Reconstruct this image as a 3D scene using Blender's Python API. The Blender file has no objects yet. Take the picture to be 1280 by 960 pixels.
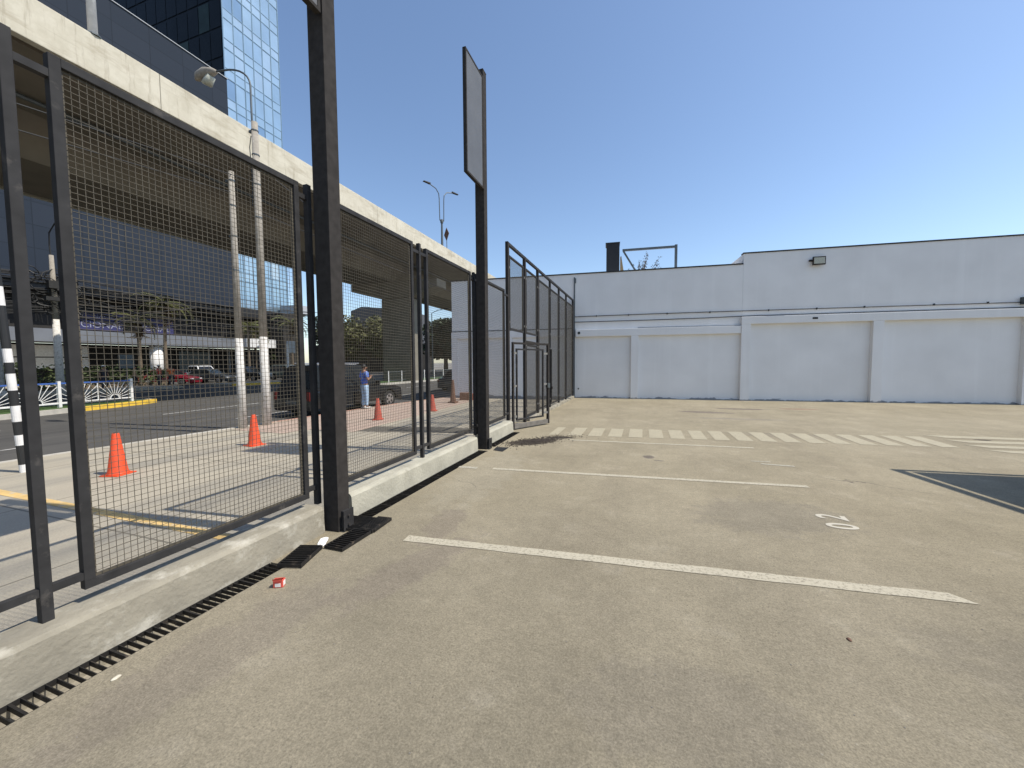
import bpy, bmesh, math, random
from mathutils import Vector, Matrix
R = math.radians
random.seed(7)
C = bpy.context.scene.collection
scn = bpy.context.scene

# ------------------------------------------------------------------ camera
F = Vector((-0.32288373, 0.94478173, -0.05597841)).normalized()
roll = R(-0.35364557)
r0 = Vector((F.y, -F.x, 0)).normalized(); u0 = r0.cross(F)
r1 = r0 * math.cos(roll) + u0 * math.sin(roll); u1 = r1.cross(F)
cam = bpy.data.objects.new('camera', bpy.data.cameras.new('camera')); C.objects.link(cam)
cam.matrix_world = Matrix(((r1.x, u1.x, -F.x, 0), (r1.y, u1.y, -F.y, 0), (r1.z, u1.z, -F.z, 1.65), (0, 0, 0, 1)))
cam.data.sensor_width = 36; cam.data.lens = 480.99 * 36 / 1280
cam.data.clip_start = 0.05; cam.data.clip_end = 4000
scn.camera = cam
# ------------------------------------------------------------------ sky and sun
SUN_EL, SUN_AZ = R(55), R(6)           # azimuth measured from +X towards +Y
w = bpy.data.worlds.new('World'); scn.world = w; w.use_nodes = True
nt = w.node_tree; bg = nt.nodes['Background']
sky = nt.nodes.new('ShaderNodeTexSky'); sky.sky_type = 'NISHITA'; sky.sun_disc = False
sky.sun_elevation = SUN_EL; sky.sun_rotation = math.pi / 2 - SUN_AZ
sky.air_density = 1.0; sky.dust_density = 0.6; sky.ozone_density = 2.2
nt.links.new(sky.outputs[0], bg.inputs[0]); bg.inputs[1].default_value = 0.15
sun = bpy.data.objects.new('sun', bpy.data.lights.new('sun', 'SUN')); C.objects.link(sun)
sun.data.energy = 3.9; sun.data.angle = R(0.5); sun.data.color = (1.0, 0.94, 0.84)
sd = Vector((math.cos(SUN_EL) * math.cos(SUN_AZ), math.cos(SUN_EL) * math.sin(SUN_AZ), math.sin(SUN_EL)))
sun.rotation_euler = sd.to_track_quat('Z', 'Y').to_euler(); sun.location = (30, 5, 60)
scn.render.engine = 'CYCLES'
scn.view_settings.view_transform = 'Standard'; scn.view_settings.look = 'None'
scn.view_settings.gamma = 1; scn.view_settings.exposure = 0.36

# ------------------------------------------------------------------ materials
def nmat(name):
    m = bpy.data.materials.new(name); m.use_nodes = True
    return m, m.node_tree, m.node_tree.nodes['Principled BSDF']
def mat(name, col, rough=0.6, metal=0.0, var=0.12, scale=8.0, bump=0.0, bscale=60, spec=None, dirt=None):
    """plain surface with uneven tone: two noises mixed over the base colour"""
    m, t, b = nmat(name); N = t.nodes.new; L = t.links.new
    tc = N('ShaderNodeTexCoord')
    n1 = N('ShaderNodeTexNoise'); n1.inputs['Scale'].default_value = scale; n1.inputs['Detail'].default_value = 6
    L(tc.outputs['Object'], n1.inputs['Vector'])
    r = N('ShaderNodeMapRange'); r.inputs[1].default_value = .3; r.inputs[2].default_value = .7
    r.inputs[3].default_value = 1 - var; r.inputs[4].default_value = 1 + var
    L(n1.outputs['Fac'], r.inputs[0])
    mx = N('ShaderNodeMix'); mx.data_type = 'RGBA'; mx.blend_type = 'MULTIPLY'; mx.inputs[0].default_value = 1
    mx.inputs[6].default_value = (*col, 1); L(r.outputs[0], mx.inputs[7])
    out = mx.outputs[2]
    if dirt:
        n3 = N('ShaderNodeTexNoise'); n3.inputs['Scale'].default_value = dirt[1]; n3.inputs['Detail'].default_value = 8; n3.inputs['Roughness'].default_value = .65
        L(tc.outputs['Object'], n3.inputs['Vector'])
        r3 = N('ShaderNodeMapRange'); r3.inputs[1].default_value = dirt[2]; r3.inputs[2].default_value = dirt[2] + .15
        L(n3.outputs['Fac'], r3.inputs[0])
        m3 = N('ShaderNodeMix'); m3.data_type = 'RGBA'; L(r3.outputs[0], m3.inputs[0]); L(out, m3.inputs[6]); m3.inputs[7].default_value = (*dirt[0], 1)
        out = m3.outputs[2]
    L(out, b.inputs['Base Color'])
    b.inputs['Roughness'].default_value = rough; b.inputs['Metallic'].default_value = metal
    if spec is not None: b.inputs['Specular IOR Level'].default_value = spec
    if bump:
        n2 = N('ShaderNodeTexNoise'); n2.inputs['Scale'].default_value = bscale; n2.inputs['Detail'].default_value = 5
        L(tc.outputs['Object'], n2.inputs['Vector'])
        bp = N('ShaderNodeBump'); bp.inputs['Strength'].default_value = bump; bp.inputs['Distance'].default_value = .02
        L(n2.outputs['Fac'], bp.inputs['Height']); L(bp.outputs[0], b.inputs['Normal'])
    return m

M = {}
M['steel'] = mat('dark_painted_steel', (.044, .040, .037), .7, 0, .2, 14, .1, 120, spec=.04, dirt=((.075, .07, .065), 4, .66))
M['steel2'] = mat('dark_grey_steel', (.038, .037, .037), .6, 0, .2, 10, spec=.1, dirt=((.11, .10, .09), 6, .6))
M['wire'] = mat('galvanised_wire', (.105, .092, .070), .6, 0, .2, 9, spec=.2)
M['sheet'] = mat('grey_sheet', (.10, .10, .10), .5, 0, .1, 3)
M['clip'] = mat('pale_clip', (.22, .21, .19), .6, .2, .1, 20)
M['grate'] = mat('rusty_grate', (.02, .018, .016), .7, .3, .4, 25, dirt=((.14, .11, .08), 12, .58))
M['kerb'] = mat('kerb_concrete', (.27, .245, .19), .9, 0, .2, 3, .4, 30, dirt=((.46, .43, .355), 4.5, .52))
M['conc'] = None
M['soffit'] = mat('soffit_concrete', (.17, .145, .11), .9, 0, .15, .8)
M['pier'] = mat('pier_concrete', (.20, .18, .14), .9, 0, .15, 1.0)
M['duct'] = mat('channel_dust', (.30, .27, .21), .95, 0, .25, 18, .4, 60)
M['railb'] = mat('dusty_steel_rail', (.17, .155, .135), .8, 0, .2, 9)
M['numb'] = None
M['white_wall'] = None
M['black'] = mat('black_board', (.012, .012, .013), .6)
M['galv'] = mat('weathered_steel_tube', (.10, .115, .12), .5, .3, .15, 5)
M['cable'] = mat('black_cable', (.02, .02, .02), .6)
M['orange'] = mat('orange_plastic', (.75, .085, .025), .45, 0, .12, 9, dirt=((.30, .07, .04), 7, .58))
M['oldorange'] = mat('faded_cone_plastic', (.42, .075, .045), .6, 0, .2, 9)
M['white'] = mat('white_paint', (.75, .73, .70), .55, 0, .1, 8)
M['polew'] = mat('whitewash', (.60, .575, .53), .85, 0, .15, 10, dirt=((.33, .29, .24), 7, .53))
M['polec'] = mat('pole_concrete', (.30, .27, .225), .9, 0, .2, 8, dirt=((.5, .46, .4), 9, .58))
M['blackp'] = mat('black_paint', (.02, .02, .02), .5)
M['bluep'] = mat('blue_paint', (.05, .12, .38), .5)
M['yellowp'] = mat('yellow_kerb_paint', (.78, .50, .05), .7, 0, .15, 5, dirt=((.5, .35, .18), 6, .6))
M['yellowl'] = mat('worn_yellow_line', (.62, .42, .16), .8, 0, .2, 6, dirt=((.5, .46, .38), 9, .55))
M['kerbc'] = mat('street_kerb', (.46, .43, .37), .9, 0, .15, 4)
M['kerbr'] = mat('red_kerb', (.40, .22, .16), .9, 0, .2, 4, dirt=((.45, .38, .3), 5, .5))
M['grass'] = mat('grass', (.05, .10, .022), .9, 0, .4, 20, .8, 90)
M['leaf'] = mat('leaf', (.060, .078, .024), .7, 0, .35, 2)
M['leafo'] = mat('olive_leaf', (.105, .105, .035), .7, 0, .35, 1)
M['leafd'] = mat('dark_leaf', (.030, .050, .020), .7, 0, .4, 1)
M['dry'] = mat('dry_frond', (.20, .14, .075), .8, 0, .3, 3)
M['palm'] = mat('palm_frond', (.11, .115, .035), .6, 0, .3, 3)
M['bark'] = mat('bark', (.15, .115, .08), .95, 0, .3, 6, .5, 30)
M['plaster'] = mat('grey_plaster', (.42, .44, .46), .8, 0, .05, 1)
M['dglass'] = mat('dark_glass', (.012, .014, .016), .08, 0, .3, 1)
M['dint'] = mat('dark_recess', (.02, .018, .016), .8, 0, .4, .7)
M['purple'] = mat('purple_banner', (.028, .028, .105), .6, 0, .15, .5)
M['btext'] = mat('banner_lettering', (.26, .27, .36), .6)
M['band'] = mat('grey_canopy_band', (.155, .168, .19), .7, 0, .1, .6)
M['tyre'] = mat('tyre', (.015, .015, .015), .85)
M['rim'] = mat('alloy_rim', (.55, .55, .55), .3, .8)
M['carblack'] = mat('black_car_paint', (.010, .011, .012), .18, 0, .1, 2, spec=.6)
M['carred'] = mat('dark_red_car_paint', (.22, .012, .022), .2)
M['cargrey'] = mat('dark_grey_car_paint', (.045, .05, .055), .2)
M['carwhite'] = mat('white_car_paint', (.70, .70, .68), .25)
M['cargreen'] = mat('grey_green_car_paint', (.12, .14, .12), .25)
M['cglass'] = mat('car_glass', (.015, .018, .02), .05)
M['lampw'] = mat('headlight_lens', (.7, .7, .7), .1)
M['lampr'] = mat('tail_light_lens', (.10, .008, .008), .2)
M['skin'] = mat('skin', (.30, .16, .10), .6)
M['hair'] = mat('dark_hair', (.012, .01, .008), .6)
M['shirtb'] = mat('blue_shirt', (.05, .12, .50), .8, 0, .6, 6, dirt=((.35, .50, .75), 4, .52))
M['jeans'] = mat('light_blue_jeans', (.36, .50, .66), .85, 0, .15, 12)
M['redc'] = mat('red_cloth', (.50, .05, .03), .85)
M['orangec'] = mat('orange_cloth', (.60, .14, .04), .85)
M['darkc'] = mat('dark_cloth', (.03, .03, .04), .85)
M['whitec'] = mat('white_cloth', (.7, .7, .7), .85)
M['shoe'] = mat('pale_shoes', (.5, .48, .44), .7)
M['tan'] = mat('tan_cloth', (.42, .30, .16), .85)
M['wood'] = mat('weathered_wood', (.16, .085, .055), .85, 0, .3, 12)
M['terracotta'] = mat('terracotta_clay', (.35, .14, .09), .85, 0, .2, 8)
M['card'] = mat('red_carton', (.72, .10, .07), .6, 0, .1, 10)
M['paper'] = mat('white_litter', (.78, .76, .72), .8, 0, .1, 20)
M['stone'] = mat('pale_stone', (.58, .53, .42), .9, 0, .15, 30, .4, 60)
M['lens'] = mat('frosted_lens', (.42, .42, .34), .35, 0, .2, 30)
M['yellowb'] = mat('ochre_render', (.62, .42, .12), .85)
M['farb'] = mat('far_grey_building', (.075, .078, .085), .7, 0, .08, .2)
M['farb2'] = mat('far_dark_louvres', (.035, .037, .042), .6)
M['roadp'] = mat('road_paint', (.50, .49, .46), .8, 0, .15, 3, dirt=((.14, .13, .12), 3, .5))
M['twig'] = mat('twig', (.06, .045, .035), .9)

def lot_material():
    m, t, b = nmat('dusty_asphalt'); N = t.nodes.new; L = t.links.new
    tc = N('ShaderNodeTexCoord'); P = tc.outputs['Object']
    def noise(s, d=5, rgh=.55, vec=P):
        n = N('ShaderNodeTexNoise'); n.inputs['Scale'].default_value = s; n.inputs['Detail'].default_value = d
        n.inputs['Roughness'].default_value = rgh; L(vec, n.inputs['Vector']); return n.outputs['Fac']
    def rng(v, a, c, lo=0., hi=1.):
        r = N('ShaderNodeMapRange'); r.inputs[1].default_value = a; r.inputs[2].default_value = c
        r.inputs[3].default_value = lo; r.inputs[4].default_value = hi; L(v, r.inputs[0]); return r.outputs[0]
    def mix(f, a, c, mode='MIX'):
        x = N('ShaderNodeMix'); x.data_type = 'RGBA'; x.blend_type = mode
        for s, v in ((0, f), (6, a), (7, c)):
            if isinstance(v, (int, float)): x.inputs[s].default_value = v
            elif isinstance(v, tuple): x.inputs[s].default_value = (*v, 1)
            else: L(v, x.inputs[s])
        return x.outputs[2]
    def mth(op, a, c):
        x = N('ShaderNodeMath'); x.operation = op
        for i, v in enumerate((a, c)):
            if isinstance(v, (int, float)): x.inputs[i].default_value = v
            else: L(v, x.inputs[i])
        return x.outputs[0]
    col = mix(rng(noise(.35, 6), .35, .65), (.225, .196, .138), (.262, .229, .165))
    # long smears along the driving direction
    mp = N('ShaderNodeMapping'); mp.inputs['Scale'].default_value = (.9, .18, 1); mp.inputs['Rotation'].default_value = (0, 0, R(35)); L(P, mp.inputs[0])
    col = mix(rng(noise(1.2, 8, .65, mp.outputs[0]), .5, .72, 0, .5), col, (.178, .152, .110))
    col = mix(rng(noise(2.2, 8, .7), .56, .75, 0, .45), col, (.31, .28, .22))
    # fine aggregate; the far half of the lot is lighter than the near one
    sp0 = N('ShaderNodeSeparateXYZ'); L(P, sp0.inputs[0])
    col = mix(1., col, mix(rng(mth('ADD', sp0.outputs[1], mth('MULTIPLY', noise(.6, 4), 4)), 3, 7.5), (.95, .95, .95), (1.22, 1.205, 1.16)), 'MULTIPLY')
    vo = N('ShaderNodeTexVoronoi'); vo.inputs['Scale'].default_value = 26; L(P, vo.inputs['Vector'])
    sp = mth('MULTIPLY', rng(vo.outputs['Distance'], .07, .17, .8, 0), rng(noise(7.0, 6, .85), .47, .60))
    col = mix(sp, col, (.085, .072, .058))
    vo2 = N('ShaderNodeTexVoronoi'); vo2.inputs['Scale'].default_value = 9; L(P, vo2.inputs['Vector'])
    sp2 = mth('MULTIPLY', rng(vo2.outputs['Distance'], .03, .06, .6, 0), rng(noise(1.7, 3), .58, .62))
    col = mix(sp2, col, (.40, .37, .31))
    # stains with a shape of their own
    sep = N('ShaderNodeSeparateXYZ'); L(P, sep.inputs[0])
    nz = noise(5, 6, .7)
    def stain(x, y, rx, ry, colr, k=1., rot=0., th=.5, nz=nz):
        dx = mth('SUBTRACT', sep.outputs[0], x); dy = mth('SUBTRACT', sep.outputs[1], y)
        ca, sa = math.cos(rot), math.sin(rot)
        ex = mth('DIVIDE', mth('ADD', mth('MULTIPLY', dx, ca), mth('MULTIPLY', dy, sa)), rx)
        ey = mth('DIVIDE', mth('SUBTRACT', mth('MULTIPLY', dy, ca), mth('MULTIPLY', dx, sa)), ry)
        d = mth('ADD', mth('MULTIPLY', ex, ex), mth('MULTIPLY', ey, ey))
        v = mth('ADD', d, mth('MULTIPLY', mth('SUBTRACT', nz, .5), 3.2))
        return rng(v, th, th + .5, k, 0)
    nf = noise(14, 6, .8)
    for a in ((-2.15, 7.65, .60, .32, (.065, .052, .036), 1, R(40), .55, nf), (-1.72, 8.25, .35, .16, (.065, .055, .04), 1, R(20), .5, nf),
              (.10, 6.98, .11, .13, (.12, .10, .085), .85, 0), (.26, 6.78, .10, .04, (.14, .12, .10), .7, 0),
              (1.9, 13.75, .9, .28, (.17, .14, .115), .8, R(-5)), (3.2, 15.0, .9, .22, (.15, .12, .10), .8, R(4)),
              (5.0, 15.5, .7, .2, (.24, .13, .09), .6, R(4)), (2.6, 12.4, 1.4, .18, (.22, .19, .16), .5, R(4)),
              (6.6, 10.5, .16, .07, (.05, .04, .035), .95, 0), (-2.2, 5.2, .5, 1.6, (.31, .275, .20), .6, 0),
              (1.3, 4.7, .9, .55, (.195, .172, .132), .45, R(20)), (2.6, 2.5, 1.3, .5, (.185, .162, .122), .4, R(-15)), (.2, 1.9, .6, .35, (.19, .166, .126), .4, R(10)), (3.4, 9.9, 1.6, .35, (.20, .175, .135), .4, 0), (-1.9, 3.4, .20, .5, (.205, .172, .13), .6, R(10)), (-2.3, 1.5, .25, .9, (.215, .185, .14), .7, R(-8)), (-1.75, 2.6, .22, .8, (.21, .178, .135), .7, R(-20))):
        col = mix(stain(a[0], a[1], a[2], a[3], None, a[5], a[6], *(a[7:] if len(a) > 7 else ())), col, a[4])
    g = rng(noise(90, 3, .8), .3, .7, .66, 1.32)
    col = mix(1., col, g, 'MULTIPLY')
    g2 = rng(noise(30, 6, .85), .3, .7, .76, 1.22)
    col = mix(1., col, rng(noise(7, 6, .75), .3, .7, .90, 1.09), 'MULTIPLY')
    col = mix(1., col, rng(noise(1.1, 7, .7), .35, .65, .90, 1.08), 'MULTIPLY')
    col = mix(1., col, g2, 'MULTIPLY')
    # hairline crack
    vc = N('ShaderNodeTexVoronoi'); vc.feature = 'DISTANCE_TO_EDGE'; vc.inputs['Scale'].default_value = .23
    ad = N('ShaderNodeVectorMath'); ad.operation = 'ADD'; nn = N('ShaderNodeTexNoise'); nn.inputs['Scale'].default_value = 1.1; nn.inputs['Detail'].default_value = 6; L(P, nn.inputs['Vector'])
    sc = N('ShaderNodeVectorMath'); sc.operation = 'SCALE'; sc.inputs['Scale'].default_value = 1.6; L(nn.outputs['Color'], sc.inputs[0])
    L(P, ad.inputs[0]); L(sc.outputs[0], ad.inputs[1]); L(ad.outputs[0], vc.inputs['Vector'])
    ck = mth('MULTIPLY', rng(vc.outputs['Distance'], .0012, .0030, 1, 0), rng(noise(.5, 2), .58, .66))
    col = mix(mth('MULTIPLY', ck, .75), col, (.10, .085, .07))
    L(col, b.inputs['Base Color']); b.inputs['Roughness'].default_value = .93; b.inputs['Specular IOR Level'].default_value = .25
    bp = N('ShaderNodeBump'); bp.inputs['Strength'].default_value = .35; bp.inputs['Distance'].default_value = .012
    L(mth('ADD', noise(110, 4, .8), mth('MULTIPLY', noise(18, 5), 1.2)), bp.inputs['Height']); L(bp.outputs[0], b.inputs['Normal'])
    return m
M['lot'] = lot_material()

def worn_paint(name, col, under, amt, sc=26):
    m, t, b = nmat(name); N = t.nodes.new; L = t.links.new
    tc = N('ShaderNodeTexCoord'); n = N('ShaderNodeTexNoise'); n.inputs['Scale'].default_value = sc; n.inputs['Detail'].default_value = 8; n.inputs['Roughness'].default_value = .75
    L(tc.outputs['Object'], n.inputs['Vector'])
    r = N('ShaderNodeMapRange'); r.inputs[1].default_value = amt; r.inputs[2].default_value = amt + .10; L(n.outputs['Fac'], r.inputs[0])
    n2 = N('ShaderNodeTexNoise'); n2.inputs['Scale'].default_value = 3; n2.inputs['Detail'].default_value = 5; L(tc.outputs['Object'], n2.inputs['Vector'])
    x0 = N('ShaderNodeMix'); x0.data_type = 'RGBA'; L(n2.outputs['Fac'], x0.inputs[0]); x0.inputs[6].default_value = (*[c * .86 for c in col], 1); x0.inputs[7].default_value = (*[min(1, c * 1.12) for c in col], 1)
    x = N('ShaderNodeMix'); x.data_type = 'RGBA'; L(r.outputs[0], x.inputs[0]); L(x0.outputs[2], x.inputs[6]); x.inputs[7].default_value = (*under, 1)
    L(x.outputs[2], b.inputs['Base Color']); b.inputs['Roughness'].default_value = .85
    return m
M['line'] = worn_paint('worn_white_line', (.455, .41, .305), (.25, .22, .165), .505, 40)
M['zebra'] = worn_paint('worn_cream_zebra', (.385, .34, .235), (.27, .237, .175), .52, 24)
M['numb'] = worn_paint('worn_number_paint', (.50, .46, .37), (.26, .23, .17), .60, 30)
M['faint'] = worn_paint('almost_gone_line', (.40, .37, .29), (.26, .23, .175), .50, 20)

def street_material(name, c1, c2, c3, jx=0, tint=None):
    m, t, b = nmat(name); N = t.nodes.new; L = t.links.new
    tc = N('ShaderNodeTexCoord'); P = tc.outputs['Object']
    def noise(s, d, vec=P):
        n = N('ShaderNodeTexNoise'); n.inputs['Scale'].default_value = s; n.inputs['Detail'].default_value = d; n.inputs['Roughness'].default_value = .6; L(vec, n.inputs['Vector']); return n.outputs['Fac']
    def mix(f, a, c, mode='MIX'):
        x = N('ShaderNodeMix'); x.data_type = 'RGBA'; x.blend_type = mode
        for s, v in ((0, f), (6, a), (7, c)):
            if isinstance(v, (int, float)): x.inputs[s].default_value = v
            elif isinstance(v, tuple): x.inputs[s].default_value = (*v, 1)
            else: L(v, x.inputs[s])
        return x.outputs[2]
    def rng(v, a, c, lo=0., hi=1.):
        r = N('ShaderNodeMapRange'); r.inputs[1].default_value = a; r.inputs[2].default_value = c; r.inputs[3].default_value = lo; r.inputs[4].default_value = hi; L(v, r.inputs[0]); return r.outputs[0]
    col = mix(rng(noise(.8, 6), .35, .65), c1, c2)
    mp = N('ShaderNodeMapping'); mp.inputs['Scale'].default_value = (1.2, .12, 1); L(P, mp.inputs[0])
    col = mix(rng(noise(1.3, 6, mp.outputs[0]), .48, .66, 0, .8), col, c3)
    col = mix(1., col, rng(noise(60, 3), .3, .7, .88, 1.12), 'MULTIPLY')
    if jx:
        br = N('ShaderNodeTexBrick'); br.offset = 0; br.inputs['Scale'].default_value = 1; br.inputs['Brick Width'].default_value = jx; br.inputs['Row Height'].default_value = jx
        br.inputs['Mortar Size'].default_value = .012; L(P, br.inputs['Vector'])
        col = mix(br.outputs['Fac'], col, tuple(c * .45 for c in c1))
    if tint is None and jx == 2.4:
        # dark ragged strip across the pavement before the tall fence
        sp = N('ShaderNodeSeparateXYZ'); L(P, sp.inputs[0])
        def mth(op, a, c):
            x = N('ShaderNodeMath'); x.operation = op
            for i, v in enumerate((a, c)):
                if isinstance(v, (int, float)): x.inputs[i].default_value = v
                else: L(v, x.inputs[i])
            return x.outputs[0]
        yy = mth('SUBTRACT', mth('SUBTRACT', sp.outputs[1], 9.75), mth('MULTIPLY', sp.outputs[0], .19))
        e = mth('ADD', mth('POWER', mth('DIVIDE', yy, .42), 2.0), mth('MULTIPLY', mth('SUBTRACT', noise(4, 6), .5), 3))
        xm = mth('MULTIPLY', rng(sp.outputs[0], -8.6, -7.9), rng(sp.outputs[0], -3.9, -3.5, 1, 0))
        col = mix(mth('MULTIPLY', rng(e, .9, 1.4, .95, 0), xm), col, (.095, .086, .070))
    if tint:
        sep = N('ShaderNodeSeparateXYZ'); L(P, sep.inputs[0])
        col = mix(rng(sep.outputs[1], 6.5, 9.0, 0, .75), col, tint)
    L(col, b.inputs['Base Color']); b.inputs['Roughness'].default_value = .9
    bp = N('ShaderNodeBump'); bp.inputs['Strength'].default_value = .3; bp.inputs['Distance'].default_value = .01
    L(noise(80, 4), bp.inputs['Height']); L(bp.outputs[0], b.inputs['Normal'])
    return m
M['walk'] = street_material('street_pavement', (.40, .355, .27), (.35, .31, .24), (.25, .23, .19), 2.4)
M['paver'] = street_material('reddish_paving', (.46, .34, .27), (.42, .33, .26), (.38, .28, .22), .2)
M['asphalt'] = street_material('street_asphalt', (.070, .067, .062), (.088, .083, .075), (.048, .046, .044))
M['earth'] = mat('far_ground', (.22, .20, .17), .95, 0, .2, .3)

def wall_material():
    m, t, b = nmat('white_painted_wall'); N = t.nodes.new; L = t.links.new
    tc = N('ShaderNodeTexCoord'); P = tc.outputs['Object']
    n = N('ShaderNodeTexNoise'); n.inputs['Scale'].default_value = .7; n.inputs['Detail'].default_value = 6; L(P, n.inputs['Vector'])
    r = N('ShaderNodeMapRange'); r.inputs[1].default_value = .35; r.inputs[2].default_value = .65; L(n.outputs['Fac'], r.inputs[0])
    x = N('ShaderNodeMix'); x.data_type = 'RGBA'; L(r.outputs[0], x.inputs[0]); x.inputs[6].default_value = (.735, .725, .71, 1); x.inputs[7].default_value = (.80, .79, .775, 1)
    # rain streaks run down the wall
    mp = N('ShaderNodeMapping'); mp.inputs['Scale'].default_value = (3.2, 3.2, .16); L(P, mp.inputs[0])
    n2 = N('ShaderNodeTexNoise'); n2.inputs['Scale'].default_value = 1; n2.inputs['Detail'].default_value = 5; L(mp.outputs[0], n2.inputs['Vector'])
    r2 = N('ShaderNodeMapRange'); r2.inputs[1].default_value = .54; r2.inputs[2].default_value = .72; r2.inputs[4].default_value = .35; L(n2.outputs['Fac'], r2.inputs[0])
    x2 = N('ShaderNodeMix'); x2.data_type = 'RGBA'; L(r2.outputs[0], x2.inputs[0]); L(x.outputs[2], x2.inputs[6]); x2.inputs[7].default_value = (.85, .845, .83, 1)
    # flaking paint and grime close to the ground
    sep = N('ShaderNodeSeparateXYZ'); L(P, sep.inputs[0])
    mp3 = N('ShaderNodeMapping'); mp3.inputs['Scale'].default_value = (1.4, 1.4, 4); L(P, mp3.inputs[0])
    n3 = N('ShaderNodeTexNoise'); n3.inputs['Scale'].default_value = 1.6; n3.inputs['Detail'].default_value = 9; n3.inputs['Roughness'].default_value = .7; L(mp3.outputs[0], n3.inputs['Vector'])
    hz = N('ShaderNodeMath'); hz.operation = 'MULTIPLY_ADD'; L(n3.outputs['Fac'], hz.inputs[0]); hz.inputs[1].default_value = -.42; L(sep.outputs[2], hz.inputs[2])
    r3 = N('ShaderNodeMapRange'); r3.inputs[1].default_value = -.175; r3.inputs[2].default_value = -.155; r3.inputs[3].default_value = .8; r3.inputs[4].default_value = 0; L(hz.outputs[0], r3.inputs[0])
    x3 = N('ShaderNodeMix'); x3.data_type = 'RGBA'; L(r3.outputs[0], x3.inputs[0]); L(x2.outputs[2], x3.inputs[6]); x3.inputs[7].default_value = (.16, .165, .18, 1)
    L(x3.outputs[2], b.inputs['Base Color']); b.inputs['Roughness'].default_value = .75
    n4 = N('ShaderNodeTexNoise'); n4.inputs['Scale'].default_value = 35; L(P, n4.inputs['Vector'])
    bp = N('ShaderNodeBump'); bp.inputs['Strength'].default_value = .12; bp.inputs['Distance'].default_value = .01; L(n4.outputs['Fac'], bp.inputs['Height']); L(bp.outputs[0], b.inputs['Normal'])
    return m
M['white_wall'] = wall_material()
def clad_material():
    m, t, b = nmat('blue_grey_cladding'); N = t.nodes.new; L = t.links.new
    tc = N('ShaderNodeTexCoord'); sep = N('ShaderNodeSeparateXYZ'); L(tc.outputs['Object'], sep.inputs[0])
    cb = N('ShaderNodeCombineXYZ'); L(sep.outputs[1], cb.inputs[0]); L(sep.outputs[2], cb.inputs[1])
    br = N('ShaderNodeTexBrick'); br.offset = 0; br.inputs['Scale'].default_value = 1; br.inputs['Brick Width'].default_value = 3.0; br.inputs['Row Height'].default_value = 1.9
    br.inputs['Mortar Size'].default_value = .035; br.inputs['Bias'].default_value = -.2
    br.inputs['Color1'].default_value = (.030, .038, .052, 1); br.inputs['Color2'].default_value = (.034, .042, .057, 1); br.inputs['Mortar'].default_value = (.024, .03, .04, 1)
    L(cb.outputs[0], br.inputs['Vector']); L(br.outputs['Color'], b.inputs['Base Color']); b.inputs['Roughness'].default_value = .7; b.inputs['Specular IOR Level'].default_value = .05; return m
M['cladding'] = clad_material()
def parapet_material():
    m, t, b = nmat('overpass_concrete'); N = t.nodes.new; L = t.links.new
    P = N('ShaderNodeTexCoord').outputs['Object']
    def layer(prev, colr, scl, sc, lo, hi, k, d=8):
        mp = N('ShaderNodeMapping'); mp.inputs['Scale'].default_value = scl; L(P, mp.inputs[0])
        n = N('ShaderNodeTexNoise'); n.inputs['Scale'].default_value = sc; n.inputs['Detail'].default_value = d; n.inputs['Roughness'].default_value = .7; L(mp.outputs[0], n.inputs['Vector'])
        r = N('ShaderNodeMapRange'); r.inputs[1].default_value = lo; r.inputs[2].default_value = hi; r.inputs[4].default_value = k; L(n.outputs['Fac'], r.inputs[0])
        x = N('ShaderNodeMix'); x.data_type = 'RGBA'; L(r.outputs[0], x.inputs[0])
        if isinstance(prev, tuple): x.inputs[6].default_value = (*prev, 1)
        else: L(prev, x.inputs[6])
        x.inputs[7].default_value = (*colr, 1); return x.outputs[2]
    c = layer((.47, .43, .335), (.55, .51, .41), (1, 1, 1), 1.3, .4, .6, 1)
    c = layer(c, (.33, .285, .205), (.3, .35, 1.4), 1.4, .52, .68, .75)      # broad brownish blotches
    c = layer(c, (.27, .23, .165), (1, 3.5, .35), 1.6, .56, .70, .7)         # runs of dirt down the face
    c = layer(c, (.30, .26, .19), (.2, .12, 6), 2.0, .60, .66, .5)           # board marks
    L(c, b.inputs['Base Color']); b.inputs['Roughness'].default_value = .9; return m
M['conc'] = parapet_material()
for i, (c, rg) in enumerate((((.41, .54, .62), .3), ((.37, .50, .59), .3), ((.46, .58, .65), .3), ((.27, .39, .50), .3), ((.54, .64, .68), .4))):
    M['pane%d' % i] = mat('blue_glass_%s' % 'abcde'[i], c, rg, .7, .08, .4)
M['mull'] = mat('blue_mullion', (.17, .26, .34), .5, .3)
M['tint'] = mat('shaded_tower_glass', (.004, .005, .006), .35, 0, .3, .6, spec=.08)  # shade of the tower's unlit side put into the glass colour
M['tintl'] = mat('dim_office_interior', (.014, .024, .022), .4, 0, .5, .4, spec=.1)

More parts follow.
